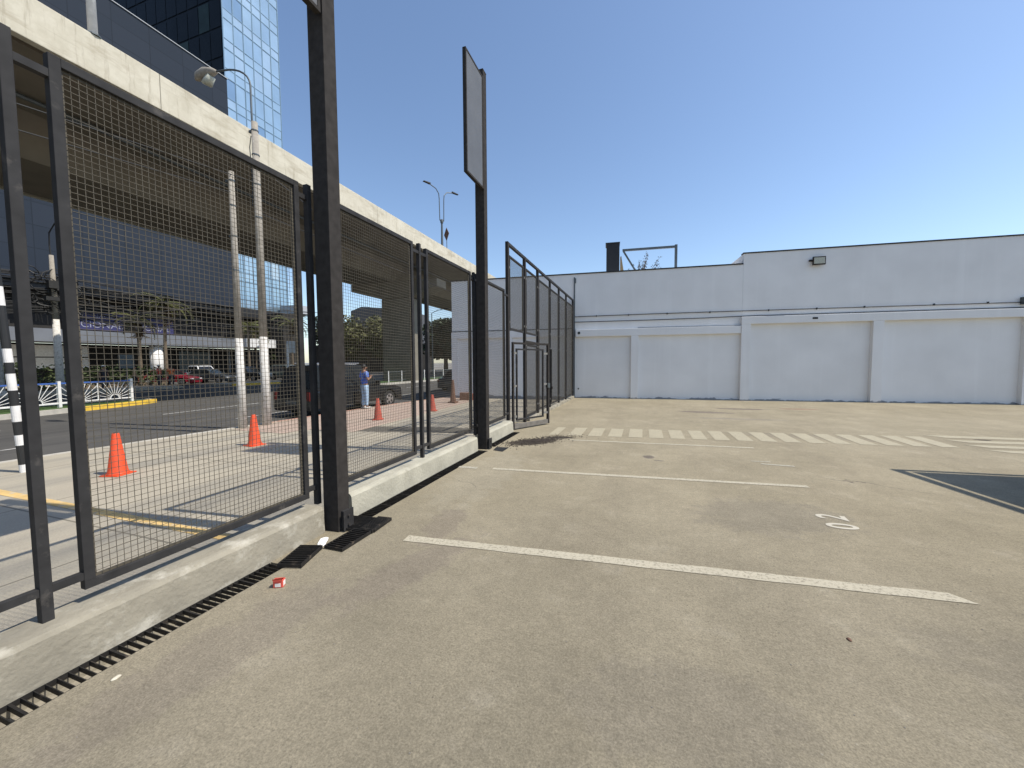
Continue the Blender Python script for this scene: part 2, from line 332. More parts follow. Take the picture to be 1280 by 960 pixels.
# ------------------------------------------------------------------ mesh helpers
class MB:
    def __init__(s): s.v = []; s.f = []; s.mi = []; s.cur = 0
    def add(s, vs, fs):
        o = len(s.v); s.v += [tuple(v) for v in vs]
        for f in fs: s.f.append([o + i for i in f]); s.mi.append(s.cur)
        return s
    def box(s, x0, x1, y0, y1, z0, z1):
        return s.add([(x, y, z) for z in (z0, z1) for y in (y0, y1) for x in (x0, x1)],
                     [(0, 2, 3, 1), (4, 5, 7, 6), (0, 1, 5, 4), (2, 6, 7, 3), (0, 4, 6, 2), (1, 3, 7, 5)])
    def bar(s, p, q, w, h=None, up=(0, 0, 1)):
        p, q = Vector(p), Vector(q); d = (q - p).normalized(); up = Vector(up)
        if abs(d.dot(up)) > .95: up = Vector((1, 0, 0))
        x = d.cross(up).normalized(); y = x.cross(d); h = w if h is None else h
        vs = [e + x * a * w / 2 + y * b * h / 2 for e in (p, q) for a, b in ((-1, -1), (1, -1), (1, 1), (-1, 1))]
        return s.add(vs, [(3, 2, 1, 0), (4, 5, 6, 7), (0, 1, 5, 4), (1, 2, 6, 5), (2, 3, 7, 6), (3, 0, 4, 7)])
    def tube(s, pts, r, n=8, cap=True):
        pts = [Vector(p) for p in pts]; rr = r if isinstance(r, (list, tuple)) else [r] * len(pts)
        o = len(s.v); prev = None
        for i, p in enumerate(pts):
            d = (pts[min(i + 1, len(pts) - 1)] - pts[max(i - 1, 0)]).normalized()
            if prev is None:
                u = Vector((0, 0, 1)) if abs(d.z) < .9 else Vector((1, 0, 0)); x = d.cross(u).normalized()
            else:
                x = (prev - d * prev.dot(d)).normalized()
            prev = x; y = d.cross(x)
            for k in range(n):
                a = 2 * math.pi * k / n; s.v.append(tuple(p + (x * math.cos(a) + y * math.sin(a)) * rr[i]))
        for i in range(len(pts) - 1):
            for k in range(n):
                k2 = (k + 1) % n; s.f.append([o + i * n + k, o + i * n + k2, o + (i + 1) * n + k2, o + (i + 1) * n + k]); s.mi.append(s.cur)
        if cap:
            s.f.append([o + k for k in range(n)][::-1]); s.mi.append(s.cur)
            s.f.append([o + (len(pts) - 1) * n + k for k in range(n)]); s.mi.append(s.cur)
        return s
    def lathe(s, prof, c=(0, 0, 0), n=20):
        return s.tube([(c[0], c[1], c[2] + z) for r, z in prof], [max(r, .0005) for r, z in prof], n)
    def prism(s, poly, z0, z1):
        n = len(poly); vs = [(x, y, z0) for x, y in poly] + [(x, y, z1) for x, y in poly]
        return s.add(vs, [list(range(n))[::-1], list(range(n, 2 * n))] + [(i, (i + 1) % n, n + (i + 1) % n, n + i) for i in range(n)])
    def sheet(s, poly, z):
        return s.add([(x, y, z) for x, y in poly], [list(range(len(poly)))])
    def quad(s, a, b, c, d): return s.add([a, b, c, d], [(0, 1, 2, 3)])
    def build(s, name, m, parent=None, bevel=0, smooth=False, loc=(0, 0, 0)):
        me = bpy.data.meshes.new(name); me.from_pydata(s.v, [], s.f)
        for x in (m if isinstance(m, (list, tuple)) else [m]): me.materials.append(x)
        me.polygons.foreach_set('material_index', s.mi)
        bm = bmesh.new(); bm.from_mesh(me); bmesh.ops.recalc_face_normals(bm, faces=bm.faces); bm.to_mesh(me); bm.free()
        if smooth: me.polygons.foreach_set('use_smooth', [True] * len(me.polygons))
        o = bpy.data.objects.new(name, me); C.objects.link(o); o.parent = parent; o.location = loc
        if bevel:
            b = o.modifiers.new('bevel', 'BEVEL'); b.width = bevel; b.segments = 2; b.limit_method = 'ANGLE'
        return o
def tag(o, label, cat, group=None):
    o['label'] = label; o['category'] = cat
    if group: o['group'] = group
    return o
def T(name, label, cat, loc=(0, 0, 0), rz=0, group=None):
    o = bpy.data.objects.new(name, None); C.objects.link(o); o.location = loc; o.rotation_euler = (0, 0, rz); o.empty_display_size = .2
    return tag(o, label, cat, group)
def S(name, mb, m, **k):
    o = mb.build(name, m, **k); o['kind'] = 'structure'; return o
def dup(root, loc, rz=None, label=None, group=None, scale=None):
    def cp(o, par):
        c = o.copy(); C.objects.link(c); c.parent = par
        for ch in list(o.children): cp(ch, c)
        return c
    c = cp(root, None); c.location = loc
    if rz is not None: c.rotation_euler = (0, 0, rz)
    if scale: c.scale = (scale,) * 3 if isinstance(scale, (int, float)) else scale
    if label: c['label'] = label
    if group: c['group'] = group
    return c
def text_mesh(txt, size, depth=0.0, bold=0.0, sx=1.0):
    cu = bpy.data.curves.new('t', 'FONT'); cu.body = txt; cu.size = size; cu.extrude = depth; cu.offset = bold; cu.align_x = 'CENTER'; cu.align_y = 'CENTER'
    ob = bpy.data.objects.new('t', cu); C.objects.link(ob); bpy.context.view_layer.update()
    me = bpy.data.meshes.new_from_object(ob.evaluated_get(bpy.context.evaluated_depsgraph_get()))
    bpy.data.objects.remove(ob)
    for v in me.vertices: v.co.x *= sx
    return me
def textobj(name, txt, size, m, parent, mw, depth=0.0, bold=0.0, sx=1.0):
    me = text_mesh(txt, size, depth, bold, sx); me.transform(mw); me.materials.clear(); me.materials.append(m)
    o = bpy.data.objects.new(name, me); C.objects.link(o); o.parent = parent; return o

# ------------------------------------------------------------------ ground
TH = 5.110458 * math.pi / 180
WX = Vector((math.cos(TH), math.sin(TH), 0)); WN = Vector((-math.sin(TH), math.cos(TH), 0)); W0 = Vector((-3.06, 17.79, 0))
def WP(x, y=0, z=0): return W0 + WX * x + WN * y + Vector((0, 0, z))
S('ground', MB().sheet([(-1500, -1500), (1500, -1500), (1500, 1500), (-1500, 1500)], -.32), M['earth'])
GX, KX = -2.742, -2.93
m = MB()
m.sheet([(GX, -12), (40, -12), (40, 24), (GX, 18.2)], 0)
m.sheet([(KX - .02, 2.30), (GX, 2.30), (GX, 3.30), (KX - .02, 3.30)], 0)
m.sheet([(-3.35, 8.60), (GX, 8.60), (GX, 18.2), (-3.35, 18.2)], 0)
m.sheet([(KX - .02, 6.60), (GX, 6.60), (GX, 6.95), (KX - .02, 6.95)], 0)
m.sheet([(-3.18, 2.88), (KX - .02, 2.88), (KX - .02, 3.26), (-3.18, 3.26)], 0)
m.sheet([(-3.18, 6.56), (KX - .02, 6.56), (KX - .02, 6.98), (-3.18, 6.98)], 0)
# faces of the trench edges
for y0, y1 in ((-12, 2.30), (3.30, 6.60), (6.95, 8.60)):
    m.quad((GX, y0, 0), (GX, y1, 0), (GX, y1, -.09), (GX, y0, -.09))
    m.quad((GX, y1, 0), (KX - .02, y1, 0), (KX - .02, y1, -.09), (GX, y1, -.09))
m.quad((-3.35, 8.6, 0), (-3.35, 18.2, 0), (-3.35, 18.2, -.32), (-3.35, 8.6, -.32))
S('parking_ground', m, M['lot'])
m = MB()
for y0, y1 in ((-12, 2.30), (3.30, 6.60), (6.95, 8.60)): m.sheet([(KX - .03, y0), (GX + .003, y0), (GX + .003, y1), (KX - .03, y1)], -.075)
S('drain_channel_floor', m, M['duct'])

# painted lines of the parking lot (4 mm sheets)
Z1 = .004
def xline(name, p, q, w, m_=None, cut=0):
    p, q = Vector((*p, 0)), Vector((*q, 0)); d = (q - p).normalized(); n = Vector((-d.y, d.x, 0)) * w / 2
    mb = MB(); k = max(2, int((q - p).length / .12)); rnd = random.Random(int(p.y * 100))
    A = []; B = []
    for i in range(k + 1):
        t = i / k; c = p.lerp(q, t); off = cut * (1 if i == k else 0)
        A.append(c + n * (1 + rnd.uniform(-.07, .07)) - d * off); B.append(c - n * (1 + rnd.uniform(-.07, .07)))
    for i in range(k): mb.quad((A[i].x, A[i].y, Z1), (B[i].x, B[i].y, Z1), (B[i + 1].x, B[i + 1].y, Z1), (A[i + 1].x, A[i + 1].y, Z1))
    return S(name, mb, m_ or M['line'])
xline('painted_parking_line', (-2.10, 3.025), (2.16, 3.44), .115, cut=.10)
xline('painted_parking_line', (-2.2, 5.49), (2.06, 5.94), .095)
xline('painted_parking_line', (-2.75, 5.42), (-2.45, 5.45), .10, M['faint'])
xline('painted_parking_line', (-1.46, 8.04), (2.0, 8.31), .085)
mb = MB()
for k in range(18):
    x = -2.03 + k * .434
    y0 = 8.53 + (x + 1.67) * .128; y1 = y0 + 1.06 + .004 * k; wd = .29
    if k == 0: wd = .2
    mb.quad((x, y0, Z1), (x + wd, y0 + .03, Z1), (x + wd, y1 + .03, Z1), (x, y1, Z1))
S('painted_crosswalk', mb, M['zebra'])
mb = MB()
for x0, y0, x1, w_ in ((5.95, 10.84, 7.6, .26), (6.02, 10.32, 9.2, .24), (6.02, 9.82, 10.6, .22), (6.05, 9.36, 11, .2), (6.5, 8.92, 11, .2)):
    sl = .09
    mb.quad((x0 + .12, y0 - w_, Z1), (x1, y0 - w_ + (x1 - x0) * sl, Z1), (x1, y0 + (x1 - x0) * sl, Z1), (x0 - .14, y0, Z1))
S('painted_crosswalk', mb, M['zebra'])
for ch, cy, rz in (('0', 4.60, 3), ('2', 4.84, -5)):
    me = text_mesh(ch, .37, 0, .007, .80); me.transform(Matrix.Translation((1.905, cy, Z1)) @ Matrix.Rotation(R(90 + rz), 4, 'Z'))
    me.materials.clear(); me.materials.append(M['numb']); o = bpy.data.objects.new('painted_bay_number', me); C.objects.link(o); o['kind'] = 'structure'
xline('painted_remnant', (1.70, 7.20), (1.98, 7.22), .05, M['faint']); xline('painted_remnant', (1.80, 7.05), (2.25, 7.03), .07, M['faint'])

# street side: pavement slab, road, medians
walk = [(-3.09, -14), (-3.09, 8.62), (-3.36, 8.62), (-3.36, 18.5), (-9.0, 18.2), (-9.02, 60), (-8.9, 60.001), (-9.15, 18), (-10.05, 13.6), (-10.45, 8.4), (-10.85, 4.2), (-11.6, -14)]
walk = [(-3.08, -14), (-3.08, 8.62), (-3.36, 8.62), (-3.36, 18.5), (-9.2, 18.5), (-10.05, 13.6), (-10.45, 8.4), (-10.85, 4.2), (-11.6, -14)]
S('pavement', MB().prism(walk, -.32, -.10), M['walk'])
mb = MB(); mb.prism([(-7.0, 7.9), (-7.35, 15.5), (-7.5, 18.4), (-9.1, 18.4), (-9.98, 13.6), (-10.33, 8.3), (-10.3, 7.2), (-8.6, 7.2), (-8.4, 7.9)], -.2, -.094)
S('pavement_red_paving', mb, M['paver'])
S('pavement_yellow_line', MB().quad((-8.9, 2.60, -.096), (-3.3, 2.60, -.096), (-3.3, 2.72, -.096), (-8.9, 2.72, -.096)), M['yellowl'])
kp = [(-11.6, -14), (-10.85, 4.2), (-10.45, 8.4), (-10.05, 13.6), (-9.2, 18.5)]
mb = MB()
for (x0, y0), (x1, y1) in zip(kp[:2], kp[1:3]): mb.add([(x0 - .14, y0, -.32), (x0, y0, -.32), (x1, y1, -.32), (x1 - .14, y1, -.32), (x0 - .14, y0, -.088), (x0, y0, -.088), (x1, y1, -.088), (x1 - .14, y1, -.088)], [(0, 1, 5, 4), (3, 7, 6, 2), (0, 4, 7, 3), (4, 5, 6, 7), (1, 2, 6, 5)])
S('pavement_kerb', mb, M['kerbc'])
mb = MB()
for (x0, y0), (x1, y1) in zip(kp[2:-1], kp[3:]): mb.add([(x0 - .14, y0, -.32), (x0, y0, -.32), (x1, y1, -.32), (x1 - .14, y1, -.32), (x0 - .14, y0, -.088), (x0, y0, -.088), (x1, y1, -.088), (x1 - .14, y1, -.088)], [(0, 1, 5, 4), (3, 7, 6, 2), (0, 4, 7, 3), (4, 5, 6, 7), (1, 2, 6, 5)])
S('pavement_kerb', mb, M['kerbr'])
S('road', MB().sheet([(-38, -80), (-8.5, -80), (-8.5, 400), (-38, 400)], -.25), M['asphalt'])
S('forecourt', MB().prism([(-38, -60), (-35.3, 18.5), (-35.5, 21), (-60, 21), (-60, -60)], -.32, -.11), M['walk'])
S('forecourt_road', MB().sheet([(-60, 21), (-38, 21), (-38, 90), (-60, 90)], -.248), M['asphalt'])
# lane marks: thin dashes
mb = MB()
for y in (-8, 1.5, 9.5, 17.5, 25.5, 33.5, 41.5):
    x = -17.3 - 0.0 * y
    mb.quad((x - .1, y, -.246), (x + .02, y, -.246), (x - .35, y + 4.2, -.246), (x - .47, y + 4.2, -.246))
    mb.quad((x + 3.8, y, -.246), (x + 3.9, y, -.246), (x + 3.75, y + 3.4, -.246), (x + 3.65, y + 3.4, -.246))
S('painted_lane_marks', mb, M['roadp'])
# median islands
isl = [(-20.0, -20), (-21.15, 6.8), (-21.8, 9.3), (-22.7, 11.8), (-23.2, 12.5), (-23.9, 12.4), (-24.4, 11.4), (-24.6, 4), (-24.6, -20)]
S('median_grass', MB().prism([(-20.2, -20), (-21.35, 6.8), (-22.0, 9.3), (-22.85, 11.6), (-23.2, 12.2), (-23.75, 12.1), (-24.2, 11.2), (-24.4, 4), (-24.4, -20)], -.3, -.09), M['grass'])
def kerbline(name, pts, mt, w=.2, z0=-.3, z1=-.07):
    mb = MB()
    for (x0, y0), (x1, y1) in zip(pts[:-1], pts[1:]):
        d = Vector((x1 - x0, y1 - y0, 0)).normalized(); n = Vector((-d.y, d.x, 0)) * w
        mb.prism([(x0, y0), (x1, y1), (x1 + n.x, y1 + n.y), (x0 + n.x, y0 + n.y)], z0, z1)
    return S(name, mb, mt)
kerbline('median_kerb', [(-20.0, -20), (-21.15, 6.8), (-21.8, 9.2)], M['kerbc'])
kerbline('median_kerb_painted', [(-21.8, 9.22), (-22.7, 11.8), (-23.2, 12.5)], M['yellowp'])
kerbline('median_kerb', [(-23.22, 12.5), (-23.9, 12.4), (-24.4, 11.4), (-24.6, 4), (-24.6, -20)], M['kerbc'])
S('median_grass', MB().prism([(-21.3, 28.5), (-20.9, 33), (-20.6, 120), (-26.0, 120), (-26.2, 28.5), (-24.5, 26.5), (-22.5, 26.5)], -.3, -.10), M['grass'])
kerbline('median_kerb_painted', [(-22.5, 26.4), (-21.25, 28.4), (-20.85, 33), (-20.5, 120)], M['kerbc'], .14)
S('forecourt_island', MB().prism([(-34.2, 24.2), (-31.2, 31.5), (-32.5, 32.5), (-37.5, 30.5), (-37.5, 24.2)], -.3, -.12), M['walk'])
kerbline('forecourt_kerb_painted', [(-34.1, 24.0), (-31.0, 31.6)], M['yellowp'], .25)

# ------------------------------------------------------------------ kerb walls under the fence
M['kerb2'] = mat('pale_kerb_plaster', (.40, .38, .305), .9, 0, .14, 4, .4, 30, dirt=((.30, .28, .22), 5, .60))
def kerb(y0, y1, label, h0=.26, mt=None):
    mb = MB(); n = max(2, int((y1 - y0) / .25)); rnd = random.Random(int(y0 * 10))
    prof = lambda j: [(KX + .012, -.10), (KX + .012 + rnd.uniform(-.004, .004), .0), (KX + rnd.uniform(-.004, .004), h0 - .035), (KX - .018 + rnd.uniform(-.005, .005), h0 - .008), (KX - .05, h0 + rnd.uniform(-.003, .003)), (KX - .245, h0), (KX - .245, -.32)]
    rows = [[(x, y0 + (y1 - y0) * i / n, z) for x, z in prof(i)] for i in range(n + 1)]
    k = len(rows[0]); vs = [p for r in rows for p in r]; fs = []
    for i in range(n):
        for j in range(k - 1): fs.append((i * k + j, (i + 1) * k + j, (i + 1) * k + j + 1, i * k + j + 1))
    fs.append(list(range(k))); fs.append([n * k + j for j in range(k)][::-1])
    mb.add(vs, fs)
    o = mb.build('concrete_kerb', mt or M['kerb']); return tag(o, label, 'kerb', 'concrete kerbs under the mesh fence')
kerb(-6, 2.88, 'raw concrete kerb wall in the near left, carrying the closest mesh panel')
kerb(3.26, 6.56, 'raw concrete kerb wall between the two tall black posts', mt=M['kerb2'])
kerb(6.98, 8.62, 'short bright concrete kerb wall just past the farther tall post, before the open gate', mt=M['kerb2'])

# ------------------------------------------------------------------ low mesh fence
FX0, FX1 = -3.10, -3.05      # fence tubes, front face at FX1
FT, FB = 3.335, .345
def mesh_wires(mb, x, y0, y1, z0, z1, p=.0348, r=.0013):
    ny = max(2, round((y1 - y0) / p)); nz = max(2, round((z1 - z0) / p))
    rd = random.Random(int(y0 * 97))
    for i in range(1, ny):
        y = y0 + (y1 - y0) * i / ny; mb.box(x - r, x + r, y - r, y + r, z0, z1)
    for i in range(1, nz):
        z = z0 + (z1 - z0) * i / nz; mb.box(x + r * .6, x + r * 2.6, y0, y1, z - r, z + r)
def panel(root, y0, y1, z0=FB, z1=FT, x0=FX0, x1=FX1, t=.05, leg=True, wire=.0013):
    mb = MB()
    mb.box(x0, x1, y0, y0 + t, z0 + t - .002, z1); mb.box(x0, x1, y1 - t, y1, z0 + t - .002, z1)
    mb.box(x0 + .001, x1 - .001, y0 + t, y1 - t, z1 - t, z1 - .001); mb.box(x0 + .001, x1 - .001, y0 + .001, y1 - .001, z0, z0 + t)
    fr = mb.build('panel_frame', M['steel2'], root, bevel=.003)
    mb = MB(); s = .014; xa, xb = x0 + .012, x0 + .026
    mb.box(xa, xb, y0 + t, y0 + t + s, z0 + t, z1 - t); mb.box(xa, xb, y1 - t - s, y1 - t, z0 + t, z1 - t)
    mb.box(xa, xb, y0 + t + s, y1 - t - s, z0 + t, z0 + t + s); mb.box(xa, xb, y0 + t + s, y1 - t - s, z1 - t - s, z1 - t)
    mb.build('edge_strip', M['wire'], fr)
    mb = MB(); mesh_wires(mb, x0 + .034, y0 + t + .004, y1 - t - .004, z0 + t, z1 - t, r=wire); mb.build('wire_mesh', M['wire'], root)
def fpost(root, y, z0=.25, z1=FT + .02, x0=FX0 + .002, x1=FX1 + .004, t=.048):
    MB().box(x0, x1, y, y + t, z0, z1).build('post', M['steel2'], root, bevel=.003)
def rung(root, y0, y1, z, x0=FX0 + .006, x1=FX1 - .004):
    MB().box(x0, x1, y0, y1, z, z + .042).build('rung', M['steel2'], root)
def joint(root, e, s, y=None):
    y = (e + s) / 2 - .024 if y is None else y
    fpost(root, y)
    for z in (FT - .13, FB + .06):
        rung(root, e, y, z); rung(root, y + .048, s, z)
f1 = T('mesh_fence', 'dark steel mesh fence on the near kerb at the left edge, before the nearest cones', 'fence', (-3.075, 1.2, .26), 0, 'dark steel mesh fence sections along the kerb')
f2 = T('mesh_fence', 'middle mesh fence section between the two tall black posts, black car behind', 'fence', (-3.075, 4.9, .26), 0, 'dark steel mesh fence sections along the kerb')
f3 = T('mesh_fence', 'single mesh panel section between the farther tall post and the taller fence', 'fence', (-3.075, 7.7, .26), 0, 'dark steel mesh fence sections along the kerb')
def fenced(root, fn, *a, **k):
    before = set(root.children); fn(root, *a, **k)
    for ch in root.children:
        if ch not in before: ch.location = -root.location
fenced(f1, panel, -.72, .885); fenced(f1, joint, .885, 1.244, 1.07); fenced(f1, panel, 1.244, 2.835)
fenced(f1, fpost, 2.925)
for z in (FT - .13, FB + .06): fenced(f1, rung, 2.835, 2.925, z)
fenced(f1, joint, -1.06, -.72, -.92); fenced(f1, panel, -2.65, -1.06)
fenced(f2, panel, 3.19, 4.71); fenced(f2, joint, 4.71, 5.05); fenced(f2, panel, 5.05, 6.61)
fenced(f3, panel, 6.95, 8.46)
# two thin posts beside the farther tall post, stopping short of it
fenced(f2, fpost, 6.735); fenced(f2, fpost, 6.50 + .36)
for z in (FT - .13, FB + .06): fenced(f2, rung, 6.61, 6.735, z); fenced(f2, rung, 6.783, 6.86, z); fenced(f3, rung, 8.46, 8.70, z)

# ------------------------------------------------------------------ tall posts with sign boards
def tall_post(y0, label, slabel):
    t = T('tall_post', label, 'post', (-2.89, y0 + .075, 0), 0, 'tall black square posts along the fence')
    MB().box(-.09, .09, -.075, .075, 0, 6.92).build('post_shaft', M['steel'], t, bevel=.004)
    mb = MB(); mb.box(.092, .135, -.04, .045, .02, .20); mb.box(.135, .142, -.06, .075, .0, .21)
    br = mb.build('base_bracket', M['steel2'], t, bevel=.003)
    for z in (.06, .15): MB().tube([(.142, .0, z), (.158, .0, z)], .013, 6).build('bolt', M['steel'], br)
    MB().box(-.092, .092, -.077, .077, 6.92, 6.935).build('post_cap', M['steel'], t)
    sg = T('sign_board', slabel, 'sign', (-2.825, y0 - .375, 4.81), 0, 'plain grey sign boards on the tall posts')
    mb = MB(); w_, h = .35, 1.97
    mb.box(-.03, .03, -w_, -w_ + .03, 0, h); mb.box(-.03, .03, w_ - .03, w_, 0, h); mb.box(-.03, .03, -w_ + .03, w_ - .03, h - .03, h); mb.box(-.03, .03, -w_ + .03, w_ - .03, 0, .03)
    mb.build('sign_frame', M['steel'], sg)
    MB().box(-.02, .024, -w_ + .03, w_ - .03, .03, h - .03).build('sign_face', M['sheet'], sg)
    for z in (.15, h - .2): MB().box(-.02, .02, w_, w_ + .028, z, z + .07).build('hinge', M['clip'], sg)
tall_post(2.93, 'nearer tall black square steel post rising out of the top of the frame', 'grey sign board on the nearer post, only its lower corner showing at the top')
tall_post(6.68, 'farther tall black square steel post with the whole sign board in view', 'grey rectangular sign board high on the farther tall post, wholly in view')

# ------------------------------------------------------------------ tall fence with open gate
tf = T('tall_fence', 'tall dark steel mesh fence running from the open gate to the white building', 'fence', (-3.075, 8.72, 0))
o_ = -tf.location
def tp(name, mb, mt, **k): ob = mb.build(name, mt, tf, **k); ob.location = o_; return ob
PT = 4.50
posts = [(8.70, .10), (10.08, .10), (11.45, .09), (13.10, .06), (14.58, .06), (16.02, .06), (17.62, .08)]
for i, (y, t_) in enumerate(posts): tp('post', MB().box(-3.125, -3.055, y, y + t_, .25 if i == 0 else 0, PT), M['steel2'] if i > 2 else M['steel'], bevel=.003)
tp('top_rail', MB().box(-3.122, -3.058, 8.80, 17.62, PT - .065, PT - .002), M['steel2'])
def tpanel(y0, y1, z0, z1):
    b4 = set(tf.children); panel(tf, y0, y1, z0, z1, -3.115, -3.07, .045, wire=.0018)
    for ch in tf.children:
        if ch not in b4: ch.location = o_
tpanel(8.86, 10.02, 2.44, 4.22); tpanel(10.24, 11.40, 2.44, 4.22)
tpanel(10.24, 11.40, .12, 2.16)
for a, b_ in ((11.62, 13.06), (13.18, 14.54), (14.66, 15.98), (16.10, 17.58)): tpanel(a, b_, .16, 4.20)
tp('gate_lintel', MB().box(-3.118, -3.062, 10.18, 11.45, 2.20, 2.25), M['steel'])
for y in (8.82, 10.03, 10.19, 11.41, 11.57, 13.07, 13.17, 14.55, 15.99, 16.09, 17.59):
    for z in (.35, 2.1, 2.6, 3.9):
        if not (y < 10.1 and z < 2.4): tp('clip', MB().box(-3.10, -3.06, y, y + .04, z, z + .05), M['clip'])
tp('bolt_lock', MB().box(-3.05, -3.02, 13.11, 13.16, .25, 2.1).box(-3.04, -2.99, 13.08, 13.19, .72, .80), M['steel'])
# gate leaf, hinged on the first post and standing ajar
ang = math.atan2(9.98 - 8.80, -2.38 + 3.0) - math.pi / 2
lf = bpy.data.objects.new('gate_leaf', None); C.objects.link(lf); lf.parent = tf; lf.location = Vector((-3.0, 8.80, 0)) + o_; lf.rotation_euler = (0, 0, ang); lf['label'] = 'narrow gate leaf of nested steel frames standing ajar into the lot'
mb = MB(); gl = 1.33
mb.box(-.025, .025, 0, .05, .03, 2.14); mb.box(-.03, .03, gl - .06, gl, .03, 2.14); mb.box(-.024, .024, .05, gl - .06, 2.09, 2.139)
mb.build('outer_frame', M['steel'], lf, bevel=.003)
MB().box(-.028, .028, .051, gl - .061, .03, .14).build('bottom_rail', M['railb'], lf, bevel=.003)
mb = MB(); a0, a1, b0, b1 = .13, 1.12, .22, 1.99
mb.box(-.018, .018, a0, a0 + .04, b0, b1); mb.box(-.018, .018, a1 - .04, a1, b0, b1); mb.box(-.017, .017, a0 + .04, a1 - .04, b1 - .04, b1 - .001); mb.box(-.017, .017, a0 + .04, a1 - .04, b0 + .001, b0 + .04)
mb.build('inner_frame', M['steel2'], lf)
for z in (.3, 1.05, 1.85):
    MB().box(-.02, .02, a1, gl - .06, z, z + .05).build('clip', M['clip'], lf); MB().box(-.02, .02, .05, a0, z, z + .05).build('clip', M['clip'], lf)
MB().box(.026, .06, gl - .09, gl - .01, .98, 1.10).box(-.05, -.031, gl - .06, gl - .01, .98, 1.06).build('latch', M['galv'], lf)
# thin broken kerb below the tall fence
mb = MB(); rnd = random.Random(3)
y = 10.3
while y < 17.6:
    L_ = rnd.uniform(.5, 1.1); hh = rnd.uniform(.06, .10); mb.box(-3.17, -2.99 + rnd.uniform(-.02, .02), y, min(y + L_ - .015, 17.62), -.01, hh); y += L_
tag(mb.build('low_kerb', M['kerb'], bevel=.01), 'low broken concrete strip under the tall fence beyond the gate', 'kerb')

# ------------------------------------------------------------------ drain grates
def bars(mb, y0, y1, p, x0, x1, zt=.0, hh=.028, w_=.0045):
    n = int((y1 - y0) / p)
    for i in range(n + 1):
        yy = y0 + i * p
        wd = w_ * (1 if i % 9 else 2.6); mb.box(x0, x1, yy, yy + wd, zt - hh, zt)
for (y0, y1, lab) in ((-1.0, 2.29, 'long row of thin dark grate bars in the gutter of the near kerb'), (3.31, 6.58, 'dark grate bars in the gutter between the two tall posts'), (6.96, 8.58, 'shadowed grate bars beside the short kerb before the gate')):
    t = T('drain_grate', lab, 'drain grate', ((KX + GX) / 2, (y0 + y1) / 2, 0), 0, 'drain grates along the kerb')
    mb = MB(); bars(mb, y0, y1, .042, KX + .016, GX - .006, -.002); g = mb.build('grate_bars', M['grate'], t); g.location = -t.location
    mb = MB(); mb.box(KX + .012, KX + .016, y0, y1, -.030, -.001); mb.box(GX - .006, GX - .002, y0, y1, -.030, -.001)
    g = mb.build('side_strip', M['grate'], t); g.location = -t.location
def loose(loc, rz, L_, W_, label, n, tilt=(0, 0), hh=.03):
    t = T('loose_grate', label, 'drain grate', loc, 0, 'loose pieces of drain grate near the nearer tall post'); t.rotation_euler = (tilt[0], tilt[1], rz)
    mb = MB(); mb.box(0, L_, 0, .006, 0, hh); mb.box(0, L_, W_ - .006, W_, 0, hh); mb.build('side_strip', M['grate'], t)
    mb = MB()
    for i in range(n): x = .001 + (L_ - .008) * i / (n - 1); mb.box(x, x + .006, .006, W_ - .006, .001, hh - .001)
    mb.build('grate_bars', M['grate'], t)
loose((-2.59, 2.30, .006), R(107), .33, .20, 'loose grate piece lifted out of the gutter, beside the red carton', 10, (0, 0), .032)
loose((-2.475, 2.62, .003), R(90), .38, .20, 'loose grate piece lying flat below the foot of the nearer post', 12)
loose((-2.62, 3.02, .003), R(4), .16, .30, 'short grate piece set crosswise to the right of the post foot', 9)
loose((-2.465, 3.0, .006), R(97), .30, .42, 'grate piece turned across the gutter end, right of the post bracket', 14)
S('gutter_hole_shade', MB().sheet([(-2.70, 6.93), (-2.45, 6.97), (-2.45, 6.60), (-2.66, 6.66)], .004), M['black'])  # flat black sheet; shade inside the hole put into its colour

# ------------------------------------------------------------------ small litter
t = T('carton', 'small crushed red and white carton on the asphalt in front of the gutter', 'carton', (-2.54, 2.06, 0), R(25))
MB().box(-.035, .035, -.022, .022, 0, .055).build('box_body', M['card'], t, bevel=.004)
MB().box(-.02, .02, -.024, -.0222, .008, .034).box(.0355, .037, -.016, .014, .012, .046).build('white_panel', M['paper'], t)
MB().add([(-.035, -.022, .055), (.035, -.022, .055), (.033, -.034, .078), (-.033, -.036, .074)], [(0, 1, 2, 3)]).add([(-.034, .02, .056), (.034, .02, .056), (.034, -.012, .070), (-.034, -.014, .066)], [(0, 1, 2, 3)]).build('flap', M['card'], t)
def pebble(name, loc, sx, sy, sz, mt, lab, cat, seed=1, group=None):
    bm = bmesh.new(); bmesh.ops.create_icosphere(bm, subdivisions=2, radius=1); rd = random.Random(seed)
    ja = .38 if name == 'crumpled_paper' else .12
    for v in bm.verts: k = 1 + rd.uniform(-ja, ja); v.co = Vector((v.co.x * sx * k, v.co.y * sy * k, max(-.2, v.co.z * k) * sz + sz * .2))
    me = bpy.data.meshes.new(name); bm.to_mesh(me); bm.free(); me.materials.append(mt)
    me.polygons.foreach_set('use_smooth', [ja < .2] * len(me.polygons))
    o = bpy.data.objects.new(name, me); C.objects.link(o); o.location = loc; return tag(o, lab, cat, group)
pebble('pebble', (-2.61, 1.157, 0), .012, .026, .010, M['stone'], 'oval pale pebble lying on the asphalt near the gutter, lower left', 'pebble')
o = pebble('crumpled_paper', (-2.78, 2.70, 0), .035, .095, .020, M['paper'], 'crumpled white paper at the foot of the nearer tall post', 'litter', 5); o.rotation_euler = (0, 0, .5)
pebble('stone_chip', (1.17, 2.71, 0), .012, .018, .008, M['wood'], 'small dark chip lying on the asphalt beyond the nearest parking line', 'litter', 8)
mb = MB(); rd = random.Random(5)
